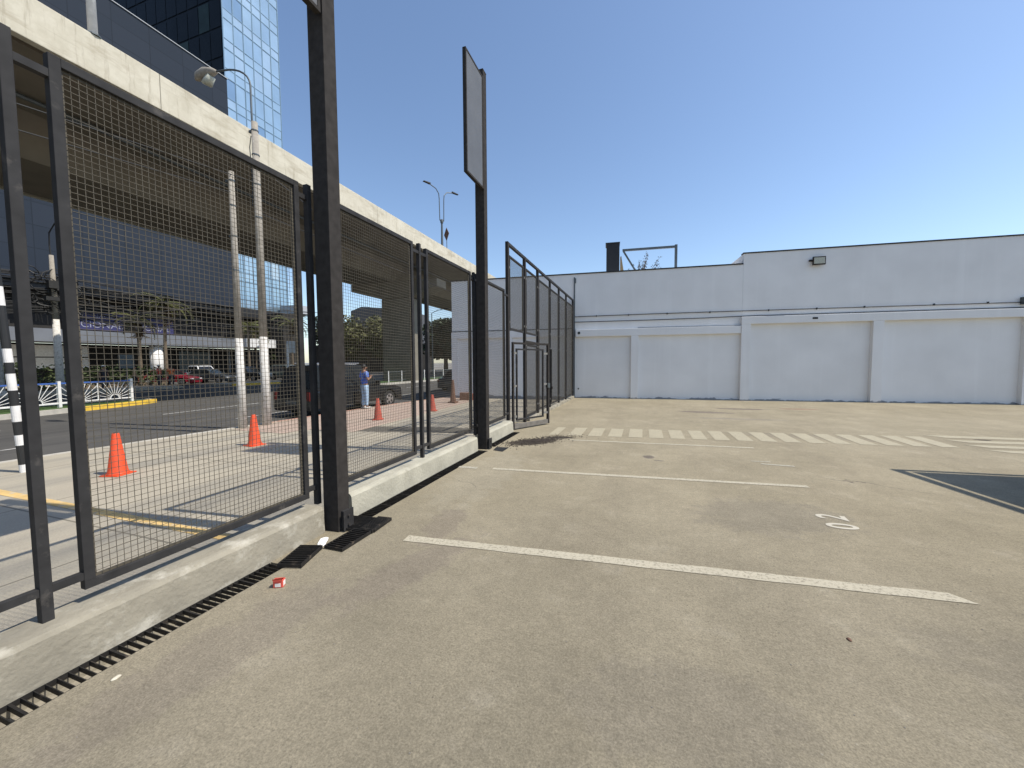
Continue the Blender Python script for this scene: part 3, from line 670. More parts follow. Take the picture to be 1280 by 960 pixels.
for i in range(1500):
    u = rd.gauss(0, 1); v = rd.gauss(0, 1)
    x = -2.1 + .33 * u; yy = 7.78 + .38 * u * .8 + .24 * v
    s = rd.uniform(.003, .009); mb.box(x - s, x + s * rd.uniform(.4, 2), yy - s * rd.uniform(.4, 2), yy + s, 0, s * rd.uniform(.5, 1.2))
o = mb.build('leaf_litter', M['twig']); o['kind'] = 'stuff'; tag(o, 'dark twigs and dirt swept up in front of the gate', 'leaf litter')
mb = MB()
for i in range(500):
    x = rd.uniform(-2.6, 5); yy = rd.uniform(.9, 9); s = rd.uniform(.0012, .003); mb.box(x - s, x + s, yy - s, yy + s, 0, s * 1.2)
o = mb.build('grit', M['earth']); o['kind'] = 'stuff'; tag(o, 'scattered grit on the asphalt', 'grit')

# ------------------------------------------------------------------ white building at the back (wall frame coordinates)
wb = T('white_building', 'long white painted warehouse wall with shallow bays closing the parking lot', 'building', tuple(W0), TH)
MB().box(-6.0, 6.95, 0, 14, -.31, 5.64).build('wall', M['white_wall'], wb)
MB().box(6.952, 34, -.004, 14.004, -.31, 6.07).build('wall', M['white_wall'], wb)
for x0, x1, z in ((-6.02, 6.94, 5.64), (6.93, 34.02, 6.07)):
    MB().box(x0, x1, -.03, .25, z, z + .05).build('coping', M['black'], wb)
mb = MB().box(.10, 6.89, -.137, .002, 2.80, 3.12); mb.build('header_beam', M['white_wall'], wb, bevel=.01)
mb = MB().box(6.89, 34, -.178, .002, 3.17, 3.47); mb.build('header_beam', M['white_wall'], wb, bevel=.01)
for x0, x1, zt, d in ((2.52, 2.84, 2.80, .135), (6.892, 7.24, 3.17, .175), (11.46, 11.82, 3.17, .175), (16.04, 16.42, 3.17, .175), (20.6, 21, 3.17, .123), (25.2, 25.6, 3.17, .123)):
    MB().box(x0, x1, -d, .002, -.02, zt).build('pilaster', M['white_wall'], wb, bevel=.01)
for x0, x1, zt, d in ((-6, -5.7, 3.12, .07), (-3.2, -2.9, 3.12, .07)): MB().box(x0, x1, -d, .002, -.3, zt).build('pilaster', M['white_wall'], wb)
MB().box(-6.0, -.3, -.09, .002, 2.83, 3.14).build('header_beam', M['white_wall'], wb)
MB().box(-6.0, -.02, -.03, .002, 3.17, 3.20).build('conduit', M['black'], wb)
def pipe(pts, r=.013): return MB().tube(pts, r, 6).build('conduit', M['cable'], wb)
pipe([(.06, -.045, 3.72), (3.4, -.045, 3.735), (6.8, -.045, 3.73), (12, -.045, 3.715), (15.95, -.045, 3.70)], .017)
pipe([(.06, -.045, 3.475), (3.2, -.045, 3.47), (5.5, -.045, 3.485), (7.2, -.045, 3.515), (12, -.045, 3.52), (30, -.045, 3.50)], .016)
pipe([(2.8, -.045, 3.145), (6.86, -.045, 3.135)], .009)
pipe([(16.05, -.045, 3.70), (30, -.045, 3.70)], .017)
for x in (1.0, 2.4, 4.0, 5.7, 7.9, 9.6, 11.2, 13.4, 15.0): MB().box(x, x + .03, -.066, 0, 3.69, 3.76).build('conduit_clamp', M['cable'], wb)
MB().box(.005, .055, -.05, 0, 0, 5.5).build('downpipe', M['galv'], wb)
MB().box(.02, .10, -.08, 0, 5.25, 5.45).build('junction_box', M['galv'], wb)
MB().box(.20, .30, -.165, -.137, 2.92, 3.02).build('junction_box', M['cable'], wb)
MB().box(15.95, 16.2, -.16, 0, 3.62, 3.88).build('junction_box', M['galv'], wb)
MB().box(9.42, 9.60, -.192, -.178, 3.30, 3.37).build('vent_grille', M['steel2'], wb)
MB().tube([(.22, -.02, .42), (.22, .0, .42)], .035, 10).build('vent_cap', M['steel2'], wb)
def WT(name, label, cat, x, y, z, rz=0): return T(name, label, cat, tuple(WP(x, y, z)), TH + rz)
fl = WT('floodlight', 'square black framed floodlight high on the right part of the white wall', 'floodlight', 9.58, -.02, 5.44)
mb = MB(); mb.box(-.22, .22, -.16, -.10, -.02, .30); b_ = mb.build('housing', M['steel'], fl, bevel=.01)
MB().box(-.185, .185, -.168, -.1605, .02, .26).build('lens', M['lens'], fl)
MB().box(-.23, -.205, -.14, .0, .17, .20).box(.205, .23, -.14, .0, .17, .20).box(-.30, .23, -.008, .0, .15, .22).build('bracket', M['steel'], fl)
# things on the roof
t = WT('roof_vent_shaft', 'matte black box shaft standing on the white roof left of the steel frame', 'vent shaft', 1.74, 2.0, 5.64)
MB().box(-.31, .31, -.35, .35, 0, 1.74).build('shaft', M['black'], t); MB().box(-.35, .33, -.38, .38, 1.74, 1.79).build('cap', M['black'], t)
t = WT('roof_frame', 'weathered grey steel tube frame with a diagonal brace on the white roof', 'frame', 3.4, 2.0, 5.64)
mb = MB(); mb.box(-1.2, 1.20, -.05, .05, 1.42, 1.52); mb.build('top_beam', M['galv'], t)
MB().box(1.20, 1.31, -.055, .055, 0, 1.56).build('upright', M['galv'], t)
MB().bar((-1.15, 0, 1.42), (-.32, 0, 0), .075).build('brace', M['galv'], t)
t = WT('cloth_bundle', 'pale beige cloth hanging beside the black roof shaft', 'cloth', 2.2, 2.15, 5.64)
MB().add([(-.10, 0, 0), (.15, 0, 0), (.12, .12, 0), (-.1, .12, 0), (-.10, 0, 1.2), (-.05, 0, 1.25), (-.04, .08, 1.2), (-.1, .1, 1.15)], [(0, 1, 5, 4), (1, 2, 6, 5), (2, 3, 7, 6), (3, 0, 4, 7), (4, 5, 6, 7)]).build('folds', M['tan'], t)

# ------------------------------------------------------------------ leaves and trees
def leaf_faces(mb, c, r, n, size, rd, flat=.75):
    """n small two-triangle leaves spread through an ellipsoid, denser near its skin"""
    for i in range(n):
        while True:
            v = Vector((rd.uniform(-1, 1), rd.uniform(-1, 1), rd.uniform(-1, 1)))
            if .25 < v.length < 1: break
        p = Vector(c) + Vector((v.x * r[0], v.y * r[1], v.z * r[2]))
        a = Vector((rd.gauss(0, 1), rd.gauss(0, 1), rd.gauss(0, .6))).normalized(); b = a.cross(Vector((rd.gauss(0, 1), rd.gauss(0, 1), rd.gauss(0, 1)))).normalized()
        s = size * rd.uniform(.6, 1.4); mb.add([p - a * s, p + b * s * .5, p + a * s, p - b * s * .5], [(0, 1, 2, 3)])
def tree(name, loc, h, cr, label, mt, seed, nclump=14, nleaf=120, size=.16, trunk=.18, th=.35, group=None, cat='tree', zs=.7):
    rd = random.Random(seed); t = T(name, label, cat, loc, 0, group)
    mb = MB(); tz = h * th
    mb.tube([(0, 0, -.1), (.05, .03, tz * .5), (-.02, .05, tz), (.03, 0, h * .8)], [trunk, trunk * .8, trunk * .65, trunk * .15], 7)
    cl = []
    for i in range(nclump):
        a = rd.uniform(0, 6.28); rr = cr * math.sqrt(rd.uniform(.05, 1)) * .72; z = tz + (h - tz) * rd.uniform(.12, .86)
        k = 1 - .45 * abs((z - tz) / (h - tz) - .45); c = (rr * math.cos(a) * k, rr * math.sin(a) * k, z)
        cl.append(c); mb.tube([(0, 0, tz * rd.uniform(.7, 1.1)), (c[0] * .5, c[1] * .5, (tz + z) / 2), c], [trunk * .4, trunk * .25, .02], 5)
    mb.build('trunk', M['bark'], t)
    mb = MB()
    for c in cl: r_ = cr * rd.uniform(.28, .48); leaf_faces(mb, c, (r_, r_, r_ * zs), nleaf, size, rd)
    mb.build('crown', mt, t); return t
def palm(loc, h, label, seed, fl=1.9, dead=True, n=22):
    rd = random.Random(seed); t = T('palm_tree', label, 'palm tree', loc, 0, 'palm trees in front of the dark building')
    lean = rd.uniform(-.4, .4)
    MB().tube([(0, 0, -.1), (lean * .3, 0, h * .5), (lean, .1, h)], [.17, .13, .15], 8).build('trunk', M['bark'], t)
    def fronds(mb, n, e0, e1, L_):
        for i in range(n):
            a = rd.uniform(0, 6.28); el = rd.uniform(e0, e1); d = Vector((math.cos(a), math.sin(a), 0)); LL = L_ * rd.uniform(.9, 1.3)
            pts = []; p = Vector((lean, .1, h)); ang = el
            for k in range(9): pts.append(p.copy()); p = p + (d * math.cos(ang) + Vector((0, 0, math.sin(ang)))) * LL / 8; ang -= .24
            mb.tube(pts, [.02] * 8 + [.006], 4)
            s = d.cross(Vector((0, 0, 1)))
            for k in range(1, 9):
                for q in range(3):
                    c = pts[k - 1].lerp(pts[k], q / 3); ll = .42 * math.sin(math.pi * (k + q / 3) / 9.5) + .08
                    for sg in (-1, 1):
                        e = c + s * sg * ll * .85 + d * ll * .45 - Vector((0, 0, ll * .35)); w_ = d * .045
                        mb.add([c - w_, c + w_, e], [(0, 1, 2)])
    mb = MB(); fronds(mb, n, -.1, 1.25, fl); mb.build('crown', M['palm'], t)
    if dead: mb = MB(); fronds(mb, 9, -1.3, -.6, fl * .8); mb.build('dead_fronds', M['dry'], t)
    return t

# sparse branch showing behind the roof frame
rd = random.Random(11); P_ = WP(3.3, 7, -.2)
t = T('thin_tree', 'bare sparse branches of a small tree showing above the roof inside the steel frame', 'tree', tuple(P_))
mb = MB(); lf_ = MB(); top = []
for i in range(16):
    ex, ez = rd.uniform(-.9, 1.35), rd.uniform(7.2, 8.55); ez = min(ez, 7.15 + .95 * (ex + 1))
    pts = [(0, 0, 5), (ex * .45, rd.uniform(-.2, .2), 6.2 + (ez - 6.2) * .5), (ex, rd.uniform(-.3, .3), ez)]; mb.tube(pts, [.03, .02, .006], 5)
    for k in range(7): f_ = rd.uniform(.3, 1); leaf_faces(lf_, Vector(pts[1]).lerp(Vector(pts[2]), f_), (.12, .12, .12), 4, .045, rd)
mb.tube([(.0, 0, 0), (.05, 0, 3), (0, 0, 5.1)], [.12, .09, .05], 7); mb.build('trunk', M['bark'], t); lf_.build('crown', M['twig'], t)

# ------------------------------------------------------------------ overpass
OA = R(-1.1968)         # deck direction, clockwise from +Y
ov = T('overpass', 'long concrete road overpass crossing above the street behind the fence', 'overpass', (0, 0, 0), -OA)
def OP(x, y, z=0):
    c, s = math.cos(-OA), math.sin(-OA); return Vector((x * c - y * s, x * s + y * c, z))
def seg(mb, x0, x1, z0, z1, y0=-70, y1=330, st=12.0, gap=.012):
    y = y0
    while y < y1: mb.box(x0, x1, y, y + st - gap, z0, z1); y += st
mb = MB(); seg(mb, -16.25, -16.0, 10.62, 11.83, -62.3); mb.build('parapet', M['conc'], ov, bevel=.02)
mb = MB(); seg(mb, -30.85, -30.6, 10.62, 11.83); mb.build('parapet', M['conc'], ov)
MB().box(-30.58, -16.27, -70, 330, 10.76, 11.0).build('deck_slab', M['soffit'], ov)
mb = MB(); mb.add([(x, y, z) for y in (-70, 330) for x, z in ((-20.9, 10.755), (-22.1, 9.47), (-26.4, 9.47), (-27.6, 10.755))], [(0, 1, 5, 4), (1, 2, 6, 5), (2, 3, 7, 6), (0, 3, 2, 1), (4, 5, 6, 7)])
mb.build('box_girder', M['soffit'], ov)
MB().box(-16.62, -16.54, -70, 330, 10.68, 10.758).build('drip_edge', M['soffit'], ov)
MB().tube([(-19.6, -70, 10.62), (-19.6, 330, 10.62)], .07, 6).build('pipe', M['galv'], ov)
for k, yb in enumerate((-36, 33.0, 75, 117, 160)):
    mb = MB(); mb.add([(x, y, z) for y in (yb - .9, yb + .9) for x, z in ((-27.0, 9.46), (-27.0, 8.75), (-23.7, 7.9), (-20.2, 7.9), (-17.4, 8.75), (-17.4, 9.46))], [(0, 1, 2, 3, 4, 5), (11, 10, 9, 8, 7, 6)] + [(i, (i + 1) % 6, 6 + (i + 1) % 6, 6 + i) for i in range(6)])
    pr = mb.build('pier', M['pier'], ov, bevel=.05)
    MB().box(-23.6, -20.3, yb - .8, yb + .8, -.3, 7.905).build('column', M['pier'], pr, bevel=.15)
# lamps standing on the overpass
def arm_lamp(loc, rz, label, z0, h, double=True):
    t = T('overpass_lamp', label, 'street lamp', loc, rz, 'street lamps on the overpass')
    MB().tube([(0, 0, 0), (0, 0, h * .45)], [.11, .08], 8).build('pole', M['galv'], t)
    MB().lathe([(.13, -.1), (.15, .05), (.13, .2)], (0, 0, h * .45), 8).build('collar', M['galv'], t)
    for s in ((-1, 1) if double else (-1,)):
        pts = [(s * .22, 0, h * .47), (s * .25, 0, h * .82), (s * .30, 0, h * .90), (s * .6, 0, h * .965), (s * 1.3, 0, h)]
        MB().tube([(0, 0, h * .45)] + pts, .04, 6).build('arm', M['galv'], t)
        MB().add([(s * 1.2, -.12, h - .02), (s * 1.9, -.10, h + .0), (s * 1.9, .10, h + .0), (s * 1.2, .12, h - .02), (s * 1.2, -.08, h + .10), (s * 1.85, -.05, h + .08), (s * 1.85, .05, h + .08), (s * 1.2, .08, h + .10)],
                 [(0, 1, 2, 3), (4, 5, 6, 7), (0, 1, 5, 4), (1, 2, 6, 5), (2, 3, 7, 6), (3, 0, 4, 7)]).build('lamp_head', M['steel2'], t)
    return t
arm_lamp(tuple(OP(-16.55, 31.6, 11.83)), -OA + R(65), 'double armed street lamp standing on the overpass above the fence', 0, 5.3)
t = T('overpass_lamp', 'pale lamp pole on the overpass at the upper left, cut off by the photo edge', 'street lamp', tuple(OP(-16.14, 8.02, 11.83)), 0, 'street lamps on the overpass')
MB().tube([(0, 0, 0), (0, 0, 7)], [.115, .085], 12).build('pole', M['white'], t, smooth=True)
MB().lathe([(.2, 0), (.2, .03)], (0, 0, 0), 12).build('base_plate', M['galv'], t)
MB().tube([(0, 0, 7), (0, 0, 7.6), (-.5, 0, 8.2), (-1.6, 0, 8.5)], .06, 8).build('arm', M['white'], t)
t = T('road_sign', 'small diamond warning sign on a thin pole on the overpass beside the double lamp', 'road sign', tuple(OP(-16.6, 32.6, 11.6)), R(-30))
MB().tube([(0, 0, 0), (0, 0, 1.7)], .035, 6).build('pole', M['galv'], t)
MB().add([(0, -.03, 1.25), (.42, -.03, 1.85), (0, -.03, 2.45), (-.42, -.03, 1.85), (0, 0, 1.25), (.42, 0, 1.85), (0, 0, 2.45), (-.42, 0, 1.85)], [(0, 1, 2, 3), (4, 5, 6, 7), (0, 1, 5, 4), (1, 2, 6, 5), (2, 3, 7, 6), (3, 0, 4, 7)]).build('plate', M['wood'], t)

# ------------------------------------------------------------------ utility poles on the pavement
def upole(loc, h, wz, r0_, r1_, label, lamp=False):
    t = T('utility_pole', label, 'utility pole', loc, 0, 'concrete utility poles with whitewashed feet')
    k = wz / h; rm = r0_ + (r1_ - r0_) * k
    MB().tube([(0, 0, -.05), (0, 0, wz)], [r0_, rm], 14, True).build('painted_foot', M['polew'], t, smooth=True)
    MB().tube([(0, 0, wz), (0, 0, h)], [rm - .002, r1_], 14).build('shaft', M['polec'], t, smooth=True)
    mb = MB()
    for z, a in ((h - .25, 0), (h - .9, 2), (h - 1.7, 1), (h - 2.6, 3)):
        mb.tube([(0, 0, z), (.0, 0, z + .035)], r1_ + .012 + (h - z) * .004, 10); mb.box(-.2 + .05 * a, .0, -.03, .03, z, z + .06)
    mb.build('clamp', M['galv'], t); return t
p1 = upole((-10.42, 7.55, -.10), 6.85, 2.45, .108, .062, 'shorter grey concrete pole with a whitewashed foot behind the nearest mesh panel')
p2 = upole((-10.28, 8.16, -.10), 8.43, 2.52, .122, .080, 'taller concrete pole with a whitewashed foot carrying a curved street lamp')
mb = MB(); pts = [(-.06, 0, 7.5), (-.09, 0, 8.7)] + [(-.09 - 1.0 * (1 - math.cos(a)), -.05 * a, 9.45 + .55 * math.sin(a)) for a in [R(x) for x in range(0, 91, 12)]] + [(-1.30, -.1, 10.02)]
mb.tube(pts, .025, 8); mb.build('lamp_arm', M['galv'], p2, smooth=True)
lh = MB(); lh.tube([(-1.25, -.1, 10.0), (-1.4, -.1, 10.04), (-1.65, -.1, 10.06), (-1.95, -.1, 10.03), (-2.1, -.1, 9.98)], [.05, .10, .15, .13, .03], 10); lh.build('lamp_head', M['polec'], p2, smooth=True)
lh = MB(); lh.tube([(-1.45, -.1, 9.93), (-1.6, -.1, 9.80), (-1.8, -.1, 9.86)], [.10, .13, .05], 10); lh.build('lamp_bowl', M['lens'], p2, smooth=True)
mb = MB(); mb.tube([(-.15, 0, 8.1), (-.22, 0, 7.8), (-.17, .0, 7.0), (-.2, 0, 6.2)], .012, 5); mb.tube([(.1, 0, 7.3), (.3, .25, 7.0), (.4, .9, 6.75), (.3, 1.6, 6.6)], .018, 5); mb.build('cable', M['cable'], p2)
# striped guard of a guy wire
t = T('striped_pole', 'leaning black and white striped pole at the left edge behind the fence', 'striped pole', (-9.62, 3.31, -.1))
d = Vector((-.02, -.105, 2.72)).normalized(); bnd = [0, .13, .45, .62, .84, 1.10, 1.35, 1.62, 1.80, 2.02, 2.7, 3.0, 3.5]
for k in range(len(bnd) - 1):
    if k % 2 == 0: a_, c_ = 'white_band', M['white']
    else: a_, c_ = 'black_band', M['blackp']
    MB().tube([d * bnd[k], d * bnd[k + 1]], .052, 14).build(a_, c_, t)
MB().tube([d * 3.5, d * 9], .012, 5).build('guy_wire', M['cable'], t)

# ------------------------------------------------------------------ traffic cones
def cone(loc, h, mt, label, sc=1, rz=0):
    t = T('traffic_cone', label, 'traffic cone', loc, rz, 'orange traffic cones on the pavement')
    MB().box(-.155, .155, -.155, .155, 0, .02).build('base', mt, t, bevel=.012)
    MB().lathe([(.135, .02), (.128, .05), (.12, .08), (.045, h - .015), (.040, h), (.030, h), (.027, h - .05)], (0, 0, 0), 24).build('cone_body', mt, t, smooth=True)
    MB().lathe([(.139, .02), (.141, .03), (.137, .04)], (0, 0, 0), 24).build('foot_ring', mt, t, smooth=True)
cone((-7.93, 3.70, -.10), .67, M['orange'], 'bright orange cone nearest the camera, at the left behind the mesh', rz=.3)
cone((-7.92, 5.98, -.10), .67, M['orange'], 'bright orange cone in front of the two whitewashed poles', rz=-.1)
cone((-7.76, 9.86, -.094), .66, M['oldorange'], 'faded red orange cone beside the dark parked car', rz=.5)
cone((-7.25, 12.25, -.094), .60, M['oldorange'], 'farthest small orange cone, near the end of the white wall', rz=.2)
# wooden bollard and clay pots by the wall end
t = T('wooden_stake', 'brown tapering wooden stake standing at the street end of the white wall', 'stake', (-7.85, 15.0, -.094)); MB().box(-.17, .17, -.17, .17, 0, .06).build('foot', M['wood'], t)
MB().tube([(0, 0, .06), (0, 0, 1.0)], [.13, .05], 8).build('stake', M['wood'], t)
t = T('clay_block', 'reddish broken clay block lying against the white wall near the stake', 'clay block', (-7.75, 16.4, -.094), R(20)); MB().box(-.42, .0, -.18, .18, 0, .34).build('block', M['wood'], t, bevel=.01)
MB().box(.03, .40, -.15, .19, 0, .30).build('brick', M['terracotta'], t, bevel=.03)

# ------------------------------------------------------------------ cars
def car(loc, rz, L_, W_, H_, paint, label, kind='sedan', group=None):
    """nose towards local +y"""
    t = T('parked_car' if kind != 'pickup' else 'pickup_truck', label, 'car', loc, rz, group)
    if kind == 'suv':
        lo = [(-.5, .42), (-.497, .70), (-.485, .95), (-.46, 1.02), (.16, 1.02), (.20, 1.00), (.40, .93), (.475, .84), (.495, .70), (.5, .42)]
        cb = [(-.462, 1.0), (-.435, 1.0 + (H_ - 1) * .75), (-.40, H_ - .02), (-.10, H_), (.05, H_ - .03), (.215, 1.0)]
    elif kind == 'pickup':
        lo = [(-.5, .45), (-.495, .95), (.17, .98), (.42, .92), (.49, .78), (.5, .45)]
        cb = [(-.14, .97), (-.11, H_ - .03), (.03, H_), (.17, .97)]
    else:
        lo = [(-.5, .38), (-.497, .62), (-.47, .84), (-.36, .90), (.20, .88), (.38, .78), (.475, .66), (.498, .52), (.5, .38)]
        cb = [(-.37, .89), (-.25, H_ - .04), (-.10, H_), (.05, H_ - .04), (.22, .87)]
    zb = .24 if kind != 'sedan' else .18; wr = .36 if kind != 'sedan' else .31; wy = (.315, -.305)
    hw = W_ / 2
    def loft(mb, prof, bot, win, wout):
        n = len(prof); vs = []
        for sgn in (-1, 1):
            vs += [(sgn * wout, y * L_, bot if isinstance(bot, float) else prof[0][1]) for y, z in prof]
            vs += [(sgn * (wout if abs(z - prof[0][1]) < .01 else win), y * L_, z) for y, z in prof]
        fs = []
        for b in (0, 2 * n):
            for i in range(n - 1): fs.append((b + i, b + i + 1, b + n + i + 1, b + n + i))
        for i in range(n - 1): fs.append((n + i, n + i + 1, 3 * n + i + 1, 3 * n + i))
        fs.append((0, n, 3 * n, 2 * n)); fs.append((n - 1, 2 * n - 1, 4 * n - 1, 3 * n - 1)); fs.append((0, 2 * n, 3 * n - 1, n - 1))
        mb.add(vs, fs)
    mb = MB()
    # lower body: extruded side profile with wheel arches cut as polygons
    pts = [(-.5, zb + .06), (-.49, zb)]
    for cy in sorted(wy):
        for k in range(9):
            a = math.pi - math.pi * k / 8; pts.append((cy + (wr * 1.18) * math.cos(a) / L_, max(zb, wr + wr * 1.18 * math.sin(a))))
    pts += [(.49, zb), (.5, zb + .06)]
    prof = pts + lo[::-1]
    n = len(prof); zt = max(z for y, z in lo)
    vs = []
    for s, sx in ((-1, 1), (1, 1)):
        for y, z in prof:
            k = hw - max(0, z - zt + .22) * .25 - (.05 if abs(y) > .485 else 0) - (.02 if abs(y) > .46 else 0); vs.append((s * k, y * L_, z))
    fs = [list(range(n)), list(range(n, 2 * n))[::-1]] + [(i, (i + 1) % n, n + (i + 1) % n, n + i) for i in range(n)]
    mb.add(vs, fs); body = mb.build('body', paint, t, bevel=.02)
    mb = MB(); n = len(cb); vs = []
    for s in (-1, 1):
        for y, z in cb: vs.append((s * (hw - .06 - (z - cb[0][1]) * .26), y * L_, z))
    mb.add(vs, [list(range(n)), list(range(n, 2 * n))[::-1]] + [(i, (i + 1) % n, n + (i + 1) % n, n + i) for i in range(n)]); cab = mb.build('cabin', paint, t, bevel=.03)
    # windows sit 6 mm proud of the cabin sides
    zb_, zt_ = cb[0][1] + .05, H_ - .10
    def sx(z): return hw - .06 - (z - cb[0][1]) * .26 + .006
    ya = [p for p in cb]
    def edge(front, z):
        seq = ya[-2:] if front else ya[:2]
        (y0, z0), (y1, z1) = seq; f_ = (z - z0) / (z1 - z0); return (y0 + (y1 - y0) * f_) * L_
    y0b, y0t = edge(False, zb_) + .08, edge(False, min(zt_, ya[1][1])) + .10; y1b, y1t = edge(True, zb_) - .08, edge(True, zt_) - .06
    cuts = (0, .36, .68, 1) if kind == 'suv' else ((0, 1) if kind == 'pickup' else (0, .5, 1))
    for s in (-1, 1):
        for i in range(len(cuts) - 1):
            a, b = cuts[i] + .015, cuts[i + 1] - .015
            v = [(s * sx(zb_), y0b + (y1b - y0b) * a, zb_), (s * sx(zb_), y0b + (y1b - y0b) * b, zb_), (s * sx(zt_), y0t + (y1t - y0t) * b, zt_), (s * sx(zt_), y0t + (y1t - y0t) * a, zt_)]
            v += [(x - s * .004, y, z) for x, y, z in v]
            MB().add(v, [(0, 1, 2, 3), (7, 6, 5, 4), (0, 1, 5, 4), (1, 2, 6, 5), (2, 3, 7, 6), (3, 0, 4, 7)]).build('side_window', M['cglass'], t)
    for front, nm in ((True, 'windscreen'), (False, 'rear_window')):
        sg = .008 if front else -.008
        zz0, zz1 = zb_, min(zt_ + .02, (ya[-2] if front else ya[1])[1] - .04)
        v = [(x * (sx(z) - .09), edge(front, z) + sg, z + .004) for x, z in ((-1, zz0), (1, zz0), (1, zz1), (-1, zz1))]
        v += [(x, y - sg * .5, z) for x, y, z in v]
        MB().add(v, [(0, 1, 2, 3), (7, 6, 5, 4), (0, 1, 5, 4), (1, 2, 6, 5), (2, 3, 7, 6), (3, 0, 4, 7)]).build(nm, M['cglass'], t)
    for s in (-1, 1):
        for cy in wy:
            wh = bpy.data.objects.new('wheel', None); C.objects.link(wh); wh.parent = t; wh.location = (s * (hw - .12), cy * L_, wr)
            MB().tube([(-.10, 0, 0), (-.09, 0, 0), (.09, 0, 0), (.10, 0, 0)], [wr * .9, wr, wr, wr * .9], 22).build('tyre', M['tyre'], wh, smooth=False)
            mb = MB(); mb.tube([(s * .101, 0, 0), (s * .104, 0, 0)], wr * .62, 18)
            mb.build('rim', M['rim'] if kind != 'suv' else M['rim'], wh)
            mb = MB()
            for k in range(5):
                a = 2 * math.pi * (k + .5) / 5; mb.add([(s * .1055, math.cos(a + q) * wr * rr, math.sin(a + q) * wr * rr) for q, rr in ((-.35, .25), (-.3, .55), (.3, .55), (.35, .25))], [(0, 1, 2, 3)])
            mb.build('rim_opening', M['blackp'], wh)
        yl = lo[-2][0] * L_; zl = lo[-3][1] - .06
        MB().box(s * hw - s * .42, s * hw - s * .10, yl - .10, yl + .03, zl - .10, zl + .03).build('headlight', M['lampw'], t, bevel=.02)
        MB().box(s * hw - s * .20, s * hw - s * .06, -.5 * L_ - .012, -.5 * L_ + .06, .62, .62 + (.3 if kind == 'suv' else .14)).build('tail_light', M['lampr'], t, bevel=.01)
        MB().box(s * (hw - .02), s * (hw + .16), .14 * L_, .14 * L_ + .1, cb[0][1] + .02, cb[0][1] + .2).build('mirror', paint, t, bevel=.02)
    MB().box(-hw * .55, hw * .55, .5 * L_ - .03, .5 * L_ + .012, .42, .60).build('grille', M['blackp'], t)
    MB().box(-.24, .24, -.5 * L_ - .016, -.5 * L_ - .004, .5, .62).build('number_plate', M['galv'], t)
    for s in (-1, 1):
        for k in (0, 1, 2):
            y = (-.12 + .16 * k) * L_; MB().box(s * (hw - .004), s * (hw + .003), y, y + .012, zb + .12, cb[0][1] - .12).build('door_seam', M['blackp'], t)
        for k in (-.06, .10): MB().box(s * (hw - .002), s * (hw + .012), k * L_, k * L_ + .14, cb[0][1] - .22, cb[0][1] - .19).build('door_handle', M['blackp'], t)
    if kind == 'suv':
        for s in (-1, 1): MB().tube([(s * (hw - .32), -.36 * L_, H_ + .05), (s * (hw - .32), .02 * L_, H_ + .04)], .02, 6).build('roof_rail', M['rim'], t)
        MB().box(-.5, .5, -.36 * L_, .02 * L_, H_ - .005, H_ + .006).build('roof_panel', M['carwhite'], t)
    return t
car((-11.42, 12.55, -.25), R(-3), 4.9, 1.88, 1.86, M['carblack'], 'black four wheel drive car with roof rails parked behind the middle mesh panels', 'suv')
car((-12.3, 25.2, -.25), R(-3), 4.4, 1.78, 1.45, M['cargrey'], 'dark car farther down the street, half hidden by the white wall end')
car((-41.6, 23.6, -.248), R(-62), 4.3, 1.75, 1.45, M['carred'], 'dark red car parked in the forecourt in front of the white round column')
car((-41.8, 27.2, -.248), R(-70), 4.4, 1.78, 1.42, M['cargrey'], 'dark grey sedan parked in the forecourt, right of the red car')
car((-41.5, 31.0, -.248), R(-85), 4.9, 1.8, 1.65, M['carblack'], 'black pickup parked in the forecourt beside the shorter utility pole', 'pickup')
car((-40.0, 34.8, -.248), R(-88), 4.6, 1.8, 1.75, M['cargreen'], 'grey green car seen between the two whitewashed poles', 'suv')
car((-33.0, 47.0, -.25), R(160), 4.4, 1.78, 1.5, M['cargrey'], 'distant dark car under the trees beyond the parked black car')
car((-45.6, 29.0, -.248), R(-100), 4.4, 1.8, 1.75, M['carwhite'], 'white high roofed van in shade behind the red car', 'suv')

